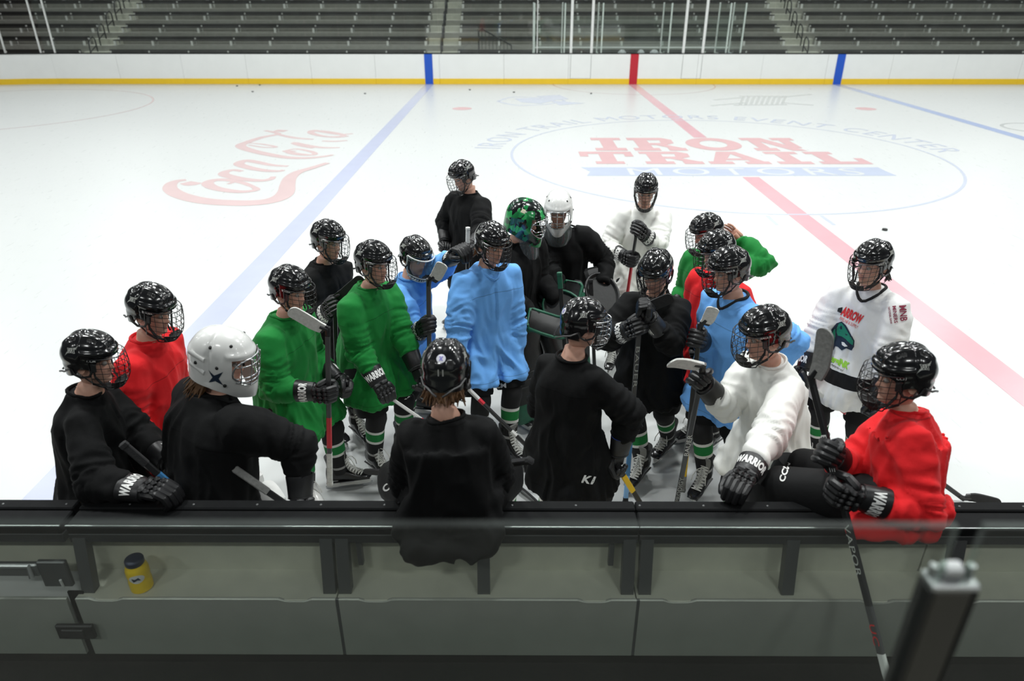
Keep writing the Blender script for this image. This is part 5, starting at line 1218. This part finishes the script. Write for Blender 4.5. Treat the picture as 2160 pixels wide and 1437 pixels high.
# P8 light blue, front
b8 = UY(968, 801, 4.22); h8 = UZ(1232, 1060, .02); t8 = UZ(1290, 1090, .02)
p8 = person('p8', 'person in light blue jersey with auburn hair, glove hanging down', (1037, 515), 1.66, -58, -50, 12, 0, .03, jersey=M_blue, gear='cage', hair='auburn', hands={'R': along(b8, h8, 806), 'L': (1082, 800, .02)}, elbows={'R': (955, 690, -.15), 'L': (1112, 690, .18)}, feet={'R': (1010, 985), 'L': (1074, 968)}, pose={'L': 'loose'}, vneck=M_blue)
stick('black hockey stick with pale red grip, sloping to the ice from the front blue player', b8, h8, t8, M_stick, M_stick, (M_btape,), butt_tape=None, seg=[(.0, .16, M_stickwhite), (.16, .2, M_stickred), (.42, .46, M_stickwhite)], word='CCM', wpos=.66)
# P9 black, far back
b9 = UY(987, 480, 5.95); h9 = UZ(984, 752, .02)
p9 = person('p9', 'person in black jersey farthest back, looking down to the left', (976, 372), 1.62, -132, -145, 22, 0, .02, jersey=M_black, hands={'R': (940, 520, -.02), 'L': along(b9, h9, 528)}, elbows={'R': (945, 470, .15)}, thumb={'R': (-1, 0, .5)})
stick('hockey stick with pale taped butt standing behind the helmet of the front blue player', b9, h9, h9+Vector((-.22, -.1, 0)), M_stick, M_stick, (M_btape,), butt_tape=M_wtape, butt_len=.20)
# P10 goalkeeper with green mask
p10 = person('p10', 'person in black goalkeeper jersey with green and black painted mask', (1106, 464), 1.66, -35, -22, 12, 0, .06, jersey=M_black, gear='mask', pads=1.22, hands={'R': (1150, 690, -.30), 'L': (1185, 650, .0)}, feet={'R': (1085, 893), 'L': (1165, 870)}, goalie='pads', footyaw=-35)
# P11 goalkeeper with white mask, facing
p11 = person('p11', 'person in black goalkeeper jersey with white mask facing the camera', (1178, 442), 1.58, -88, -96, 14, 0, .05, jersey=M_black, gear='mask', pads=1.22, hands={'R': (1205, 640, -.34), 'L': (1268, 615, -.18)}, elbows={'L': (1285, 560, .1)}, goalie='pads')
# P12 white, behind
b12 = UY(1346, 466, 5.70); h12 = UZ(1304, 752, .02); t12 = UZ(1280, 775, .02)
p12 = person('p12', 'person in white jersey at the back, both gloves on an upright stick under the chin', (1362, 402), 1.62, -95, -98, 20, 0, .03, jersey=M_white, hands={'R': along(b12, h12, 548), 'L': along(b12, h12, 484)}, elbows={'R': (1275, 560, -.1), 'L': (1400, 560, -.22)}, feet={'R': (1290, 775), 'L': (1370, 770)})
stick('dark red hockey stick standing upright in front of the white player at the back', b12, h12, t12, M_stickgrey, M_stick, (M_wtape,), seg=[(.30, .62, M_stickred)])
# P13 green behind, hand on the back of the helmet
p13 = person('p13', 'person in green jersey at the back right, bare hand on the back of the helmet', (1491, 492), 1.55, -150, -165, 16, 0, .04, jersey=M_green, hands={'R': ('loc', (.25, -.1, -.5)), 'L': (1545, 490, .06)}, elbows={'L': (1600, 540, -.05)}, gl=(True, False), thumb={'L': (0, 0, -1)})
# P14 red behind
p14 = person('p14', 'person in red jersey between the green and the light blue player on the right', (1512, 532), 1.60, -148, -158, 12, 0, .04, jersey=M_red, sock='thin', hands={'R': ('loc', (.22, -.1, -.5)), 'L': ('loc', (.22, .1, -.5))}, feet={'R': (1470, 930), 'L': (1500, 950)})
# P15 light blue right
h15 = UY(1477, 682, 3.80); b15 = UY(1440, 1036, 3.90); t15 = UY(1494, 640, 3.78)
p15 = person('p15', 'person in light blue jersey with black collar among the players on the right', (1538, 571), 1.66, -155, -165, 10, 0, .04, jersey=M_blue, vneck=M_sockb, gear='cage', hands={'R': along(b15, h15, 716), 'L': (1600, 810, -.20)}, elbows={'R': (1500, 760, .15)}, feet={'R': (1480, 1040), 'L': (1575, 1050)}, footyaws={'R': -125}, skin=.92)
stick('black and yellow hockey stick with small white blade up, near right blue jersey', b15, h15, t15, M_stick, M_stick, (M_wtape, (.1, 1.0)), hz=.07, seg=[(.06, .30, M_stickyellow), (0, .06, M_stickgrey)], butt_tape=M_gtape)
# P16 black, leaning on the stick
h16 = UY(1352, 645, 3.86); b16 = UZ(1319, 1062, .03); t16 = UY(1412, 614, 3.86)
p16 = person('p16', 'person in black jersey leaning the chin on gloves stacked on top of a stick', (1383, 574), 1.59, -108, -122, 22, 0, .10, jersey=M_black, pads=.92, hands={'R': along(b16, h16, 688), 'L': along(b16, h16, 650)+Vector((.035, .0, 0))}, elbows={'R': (1275, 720, -.05), 'L': (1440, 735, -.12)}, feet={'R': (1350, 1016), 'L': (1404, 958)}, footyaws={'R': -125, 'L': -128}, skin=.85)
stick("grey and blue hockey stick upright on the ice under the leaning black player's gloves", b16, h16, t16, M_stickgrey, M_stick, (M_btape,), butt_tape=M_btape, butt_len=.05, seg=[(.03, .16, M_sticklightblue), (.16, .42, M_stickblue)], word='BAUER', wpos=.72, wmat=M_silver, wflip=True, wh=.024, wspace=1.1, wlen=2.6)
# P17 black, back turned, standing
b17 = UY(1297, 974, 3.18); h17 = UZ(1432, 1196, .02)
p17 = person('p17', 'person in black jersey standing with back turned, right of the seated one', (1229, 684), 1.62, 52, 16, 8, 0, .02, jersey=M_black, pads=.80, hscale=.90, gear='chrome', hands={'R': along(b17, h17, 984), 'L': ('loc', (.30, .06, -.46))}, elbows={'R': (1316, 890, -.12)}, blue=('R',), thumb={'R': (-.6, -.5, .3)}, pose={'R': 'grip'}, cuffword=False)
stick('black and yellow hockey stick held low by the standing player with back turned', b17, h17, h17+Vector((.2, .1, 0)), M_stick, M_stick, (M_btape,), butt_tape=M_btape, seg=[(.12, .26, M_stickyellow)], butt_len=.08)
# P18 black, seated on the boards
b18 = UY(1120, 972, 2.62); q18 = UY(900, 1000, 3.2); h18 = b18+(q18-b18).normalized()*1.30
X18 = UZ(940, 785, 1.72)
p18 = person('p18', 'person in black jersey seated on the boards with back turned, round sticker on helmet', (940, 788), 1.72, 90, 86, 22, 0, .10, jersey=M_black, pads=.86, hair='brown', pelvis=(-.27, 2.50, 1.17), hands={'R': ('loc', (.36, -.10, -.46)), 'L': ('loc', (.36, .10, -.46))},
    knees={'L': (UY(838, 1010, 2.86), UY(838, 1010, 2.86)+Vector((.0, .06, -.44))), 'R': (UY(1062, 1000, 2.86), UY(1062, 1000, 2.86)+Vector((.0, .06, -.44)))},
    hem=[(Vector((-.27, 2.295, .985)), .155, .035, (0, 1, -.1)), (Vector((-.28, 2.30, 1.03)), .21, .045, (0, 1, -.1)), (Vector((-.28, 2.335, 1.09)), .235, .065, (0, 1, .3)), (Vector((-.28, 2.40, 1.15)), .24, .085, (0, .8, .6)), (Vector((-.27, 2.47, 1.19)), .235, .13, (0, .9, .3))])
stick("black hockey stick with black taped butt under the seated black player's arm", b18, h18, h18+Vector((-.2, .1, -.02)), M_stick, M_stick, (M_btape,), butt_len=.2)
# P19 white, leaning on the boards
h19 = UY(1484, 768, 3.16); b19 = UZ(1427, 1062, .03); t19 = UY(1420, 742, 3.14)
p19 = person('p19', 'person in plain white jersey, one glove resting on the cap rail', (1613, 706), 1.56, -160, -168, 12, 0, .12, jersey=M_white, pads=.9, hands={'R': along(b19, h19, 800), 'L': UZ(1557, 1030, 1.135)}, elbows={'R': (1570, 840, .12), 'L': (1625, 930, -.40)}, pose={'L': 'loose'}, thumb={'L': (-1, .2, .1)}, hscale=1.0, badge=('R',))
stick("black hockey stick with worn white blade up, held by the plain white player", b19, h19, t19, M_stick, M_stick, (M_wtape, (.0, 1.0)), hz=.075, butt_tape=None, word=[('BAUER', .50, M_print, False), ('PRODIGY', .14, M_silver, False)], wh=.026, curve=.05, wlen=2.2)
# P20 white game jersey
b20 = UY(1684, 797, 4.12); h20 = UZ(2034, 1054, .02)
p20 = person('p20', 'person in white game jersey with green animal crest and black stripe', (1840, 556), 1.66, -138, -150, 8, 0, .03, jersey=M_game, vneck=M_sockb, hair='dark', hands={'R': along(b20, h20, 802), 'L': (1840, 860, -.30)}, elbows={'R': (1715, 700, .15)}, feet={'R': (1712, 985), 'L': (1790, 1010)}, thumb={'R': (.2, -.2, 1)})
stick('red and white hockey stick of the player with crest, passing behind the red one', b20, h20, h20+Vector((.2, -.05, 0)), M_stick, M_stick, (M_btape,), butt_tape=M_wtape, butt_len=.14, seg=[(.10, .2, M_stickwhite), (.2, .50, M_stickred)], word='CCM', wpos=.30)
# P21 red, seated on the boards
h21 = UY(1709, 792, 2.64); b21 = UY(1874, 1440, 1.95); t21 = UY(1735, 686, 2.66)
k21 = UY(1618, 1028, 2.74); k21b = UY(1668, 990, 2.95)
p21 = person('p21', 'person in red jersey seated on the boards at the right, both gloves on a stick', (1902, 794), 1.70, 165, 176, 6, 0, .08, jersey=M_red, pads=.88, logo='CCM', pelvis=(1.70, 2.50, 1.17), hands={'L': along(b21, h21, 1032), 'R': along(b21, h21, 960)}, elbows={'L': (1880, 1070, -.30), 'R': (1840, 1000, .25)}, knees={'L': (k21, k21+Vector((-.03, .06, -.44))), 'R': (k21b, k21b+Vector((-.05, .06, -.44)))},
    hem=[(Vector((1.60, 2.315, 1.065)), .035, .15, (1, 0, 0)), (Vector((1.62, 2.33, 1.095)), .05, .19, (1, 0, 0)), (Vector((1.65, 2.37, 1.13)), .075, .205, (1, 0, 0)), (Vector((1.71, 2.43, 1.17)), .12, .21, (1, 0, 0))], thumb={'L': (-.3, 0, 1)})
stick('black hockey stick with grey blade up, slanting past the boards from seated red player', b21, h21, t21, M_stick, M_stick, (M_gtape, (.0, 1.0)), hz=.078, butt_tape=None, seg=[(.0, .09, M_stickwhite), (.09, .24, M_stickgrey)], word=[('BAUER', .72, M_print, True), ('VAPOR', .42, M_silver, True), ('UC', .15, M_redprint, True)], wh=.026, wspace=1.1, wlen=1.7)

# ---- goalkeeper masks
def gkmask(p, head, hm, cage, mats, sticker=None):
    Hm = Matrix.Translation(-Vector(p['off'])) @ hm; mk = link('goalie_mask', mask_shell().mesh('goalie_mask', mats, True, 50), p['root'], Hm); link('mask_cage', mask_cage(cage).mesh('mask_cage', [M_chrome]), mk)
    vh = MB().ell((0, 0, 0), (.009, .009, .009), nu=8, nv=5).mesh('vent_hole', [M_vent])
    for s in (-1, 1):
        for x, y, z in ((.075, .07, .118), (-.01, .092, .105), (.03, .117, .02), (.06, .105, -.075), (-.075, .104, .02)): link('vent_hole', vh, mk, Matrix.Translation((x, s*y, z)))
    return mk
def headM(p, hyaw, pitch):
    hy = math.radians(hyaw); hf = Vector((math.cos(hy), math.sin(hy), 0)); hl = Vector((-math.sin(hy), math.cos(hy), 0))
    return Matrix.Translation(p['H']) @ (frame(hf, hl, Vector((0, 0, 1))).to_3x3() @ Matrix.Rotation(math.radians(pitch), 3, 'Y')).to_4x4()
mk3 = gkmask(p3, None, headM(p3, -4, 10), False, [M_maskwhite]); mk11 = gkmask(p11, None, headM(p11, -96, 14), False, [M_maskwhite])
mg = mat('green_painted_mask', (.01, .16, .05), .2, coat=.6); nt = mg.node_tree; vo = nt.nodes.new('ShaderNodeTexVoronoi'); vo.inputs['Scale'].default_value = 26; tc = nt.nodes.new('ShaderNodeTexCoord'); cr = nt.nodes.new('ShaderNodeValToRGB'); sp_ = nt.nodes.new('ShaderNodeSeparateColor')
nt.links.new(tc.outputs['Object'], vo.inputs['Vector']); nt.links.new(vo.outputs['Color'], sp_.inputs[0]); nt.links.new(sp_.outputs[0], cr.inputs[0]); cr.color_ramp.interpolation = 'CONSTANT'
for pos, c in ((0, (.004, .006, .006)), (.42, (.006, .05, .022)), (.62, (.012, .19, .05)), (.82, (.03, .34, .09))):
    e = cr.color_ramp.elements[0] if pos == 0 else cr.color_ramp.elements.new(pos); e.color = (*c, 1)
cr.color_ramp.elements[-1].color = (.03, .34, .09, 1); nt.links.new(cr.outputs[0], nt.nodes['Principled BSDF'].inputs['Base Color'])
mk10 = gkmask(p10, None, headM(p10, -22, 12), True, [mg])
for p_, mk in ((p10, mk10), (p11, mk11)): link('throat_guard', throat_mesh().mesh('throat_guard', [M_clear]), mk)
_mb = bvh_of(mk3.data); mb = MB(); n3 = Vector((.0, -1, .12)).normalized(); ux = Vector((1, 0, 0)); uy = Vector((0, 0, 1))
star = [(-1, .9), (-.2, .35), (.9, 1.0), (.35, .0), (.8, -.9), (-.1, -.4), (-1.0, -.8), (-.45, .05)]
project(mb, star, [[7, 0, 1], [1, 2, 3], [3, 4, 5], [5, 6, 7], [1, 3, 5, 7]], (.025, -.115, -.035), ux*.036, uy*.040, _mb, n3, .002, 0, .25, .006); mb.build('emblem', [M_navy], mk3)
for s in (-1, 1): mb = MB(); mb.tube([(-.115, s*.085, .06), (-.03, s*.116, .045)], .006, 6, flat=2.2); mb.tube([(-.11, s*.085, .0), (-.03, s*.118, -.02)], .006, 6, flat=2.2); mb.build('back_strap', [M_maskwhite], mk3)
mb = MB(); mb.ell((-.085, 0, .02), (.072, .085, .095), nu=20, nv=12); mb.build('back_plate', [M_maskwhite], mk3)
_m10 = bvh_of(mk10.data); n10 = Vector((-.1, -1, .3)).normalized(); mb = MB(); project(mb, [(-1, -.8), (1, -.9), (.9, .8), (-.9, .9)], [[0, 1, 2, 3]], (.01, -.10, .10), Vector((.018, 0, 0)), Vector((0, 0, .017)), _m10, n10, .002, 0, .25, .006); mb.build('sticker', [mat('cream_sticker', (.62, .58, .42), .5)], mk10)
mb = MB(); n10 = Vector((-.1, -1, .05)).normalized(); project(mb, [(-1, .6), (1.2, .9), (1.1, .5), (.3, .35), (.6, -.2), (-.2, .0), (-.9, -.6)], [[0, 1, 2, 3], [0, 3, 5], [3, 4, 5], [0, 5, 6]], (-.02, -.115, .0), Vector((.05, 0, 0)), Vector((0, 0, .05)), _m10, n10, .002, 0, .25, .006)
mb.build('painted_emblem', [mat('teal_mask_paint', (.01, .10, .09), .25, coat=.5)], mk10)
# trailing brown hair of the goalkeeper at the boards
rnd = random.Random(11); mb = MB(); M3 = headM(p3, -4, 10)
for k in range(80):
    a = math.radians(rnd.uniform(120, 250)); p = Vector((.10*math.cos(a), .085*math.sin(a), -.06)); ln = rnd.uniform(.09, .17); dr = Vector((-rnd.uniform(.02, .08), rnd.uniform(-.06, .02), -ln)); mb.tube([M3 @ p, M3 @ (p+Vector((p.x*.25, p.y*.2, -ln*.4))), M3 @ (p+dr)], [.009, .008, .002], 4)
mb.build('hair', [M_hairb], p3['root'], True, 60, p3['off'])
# ---- goalkeeper gloves
def blocker(p, sd, X, Z):
    """flat black board with green rolled edge worn on the stick hand"""
    S, E, Wr, G, fw, Yv, Zv = p['arms'][sd]; X = Vector(X).normalized(); Z = Vector(Z); Z = (Z-X*Z.dot(X)).normalized(); Y = Z.cross(X); M = Matrix.Translation(-Vector(p['off'])) @ frame(X, Y, Z, G+Z*.05); mb = MB()
    R = []
    for x, w_, z in ((-.16, .070, .02), (-.145, .083, .008), (-.05, .086, .0), (.06, .086, .0), (.12, .083, .02), (.155, .070, .045)): R.append([(x, y, z+zz) for y, zz in ((-w_, 0), (-w_*.6, .022), (w_*.6, .022), (w_, 0), (w_*.6, -.016), (-w_*.6, -.016))])
    mb.loft(R, True); o = link('blocker_glove', mb.mesh('blocker_glove', [M_gpad], True, 40), p['root'], M)
    e = MB(); e.tube([r[0] for r in R]+[r[3] for r in R[::-1]]+[R[0][0]], .013, 6, caps=False); link('rolled_edge', e.mesh('rolled_edge', [M_gpadgreen]), o)
    h = MB(); h.box((-.01, 0, -.045), (.10, .10, .05), bev=.018); h.box((-.14, 0, -.05), (.12, .11, .08), bev=.03); link('palm', h.mesh('palm', [M_glove]), o)
def catcher(p, sd, X, Z):
    S, E, Wr, G, fw, Yv, Zv = p['arms'][sd]; X = Vector(X).normalized(); Z = Vector(Z); Z = (Z-X*Z.dot(X)).normalized(); Y = Z.cross(X); M = Matrix.Translation(-Vector(p['off'])) @ frame(X, Y, Z, G); mb = MB(); R = []
    for a, z in ((.16, .0), (.165, .012), (.155, .02), (.12, -.02), (.07, -.055), (.01, -.065)): R.append([((a*1.12)*math.cos(q)+.02, a*.85*math.sin(q), z) for q in (2*math.pi*k/24 for k in range(24))])
    for a, z in ((.06, -.085), (.13, -.05), (.158, -.015)): R.append([((a*1.12)*math.cos(q)+.02, a*.85*math.sin(q), z) for q in (2*math.pi*k/24 for k in range(24))])
    mb.loft(R, True); mb.box((-.16, 0, -.03), (.15, .15, .06), bev=.025); o = link('catching_glove', mb.mesh('catching_glove', [M_gpad], True, 40), p['root'], M)
    e = MB(); e.tube([(.18*math.cos(q)+.02, .138*math.sin(q), .010) for q in np.linspace(0, 2*math.pi, 25)], .012, 6, caps=False); link('rolled_edge', e.mesh('rolled_edge', [M_gpadgreen if p is p10 else M_trim]), o)
blocker(p10, 'R', (.9, .1, -.35), (-.2, -.6, .8)); catcher(p10, 'L', (.7, -.6, -.4), (-.3, -.6, .7))
blocker(p11, 'R', (-.3, -.5, -.8), (-.6, -.8, .2)); catcher(p11, 'L', (.3, -.6, -.7), (.3, -.9, .2))
g0 = p10['arms']['R'][3]; stick('goalkeeper stick with green paddle held by the keeper with the green mask', UY(1180, 575, g0.y+.05), UY(1200, 850, g0.y-.05), UY(1255, 872, g0.y-.1), M_gpad, M_gpad, None, butt_tape=M_gpadgreen, butt_len=.12, goalie=M_gpadgreen)
g1 = p11['arms']['L'][3]; stick('goalkeeper stick with black butt beside the keeper facing the camera in white mask', UY(1246, 590, g1.y-.02), UY(1258, 870, g1.y-.1), UY(1300, 885, g1.y-.1), M_stick, M_stick, None, butt_tape=M_btape, goalie=M_stickgrey)
# ---- round stickers and the number on two helmets
for p_ in (p17, p18):
    ho = part(p_, 'helmet'); link('round_sticker', LIB['rear_sticker'], ho)
link('number', LIB['rear_number'], part(p18, 'helmet'))
# ---- printing on clothes
castword(p17, p17['jersey'], 'K1', (1226, 1018), (1250, 1022), 17, M_print, .04, name='lettering', slant=.25)
for p_, a, b, h in ((p8, (1034, 820), (1068, 818), 10), (p16, (1337, 866), (1368, 876), 11), (p6, (856, 852), (876, 838), 10), (p18, (815, 1040), (850, 1003), 14), (p19, (1492, 1018), (1512, 1040), 12), (p21, (1655, 1018), (1668, 978), 13)): castword(p_, part(p_, 'pants'), 'CCM', a, b, h, M_print, .03)
J = p20['jersey']
castword(p20, J, 'ARROW', (1772, 664), (1814, 685), 21, M_redprint, .05); castword(p20, J, 'PIPELINE & SUPPLY', (1770, 674), (1808, 694), 7, M_redprint, .0)
castart(p20, J, *poly2d([(1768, 650), (1778, 648), (1775, 661), (1766, 657)]), M_blackprint, 'print')
for a, b, w_, h, m_ in (((1896, 645), (1899, 678), 'MNB', 15, M_maroon), ((1882, 646), (1886, 682), 'MINERS', 8, M_maroon), ((1873, 648), (1878, 684), 'NATIONAL BANK', 4.5, M_maroon)): castword(p20, J, w_, a, b, h, m_, .02)
castword(p20, J, 'makersINK', (1731, 753), (1788, 780), 15, M_lime, .06); castword(p20, J, 'custom apparel', (1727, 756), (1776, 785), 6, M_blackprint, .0)
# crest: head of an animal in teal over navy, open mouth
Z = lambda pts: [(1560+x/2.178, 480+y/2.178) for x, y in pts]
def tri(P):
    import mathutils
    return P, [list(t) for t in mathutils.geometry.tessellate_polygon([[Vector((x, y, 0)) for x, y in P]])]
castart(p20, J, *tri(Z([(420, 470), (445, 440), (470, 432), (490, 450), (505, 478), (528, 520), (526, 548), (515, 565), (490, 555), (470, 565), (452, 548), (440, 545), (432, 565), (424, 530)])), M_navy, 'crest', .0042)
castart(p20, J, *tri(Z([(447, 460), (458, 440), (470, 438), (484, 455), (500, 482), (522, 520), (520, 540), (505, 530), (488, 512), (470, 500), (452, 496), (446, 480)])), M_teal, 'crest_head', .0062)
castart(p20, J, *tri(Z([(424, 480), (440, 462), (440, 500), (434, 535), (428, 545), (423, 520)])), M_teal, 'crest_mane', .0062)
castart(p20, J, *tri(Z([(470, 525), (482, 528), (496, 545), (484, 548), (472, 540)])), M_print, 'crest_mouth', .0064)
castart(p20, J, *tri(Z([(462, 455), (470, 450), (473, 466), (465, 468)])), M_navy, 'crest_ear', .0066)
castart(p20, J, *tri(Z([(486, 486), (500, 494), (490, 496)])), M_navy, 'crest_eye', .0066)
print('WARN', WARN)
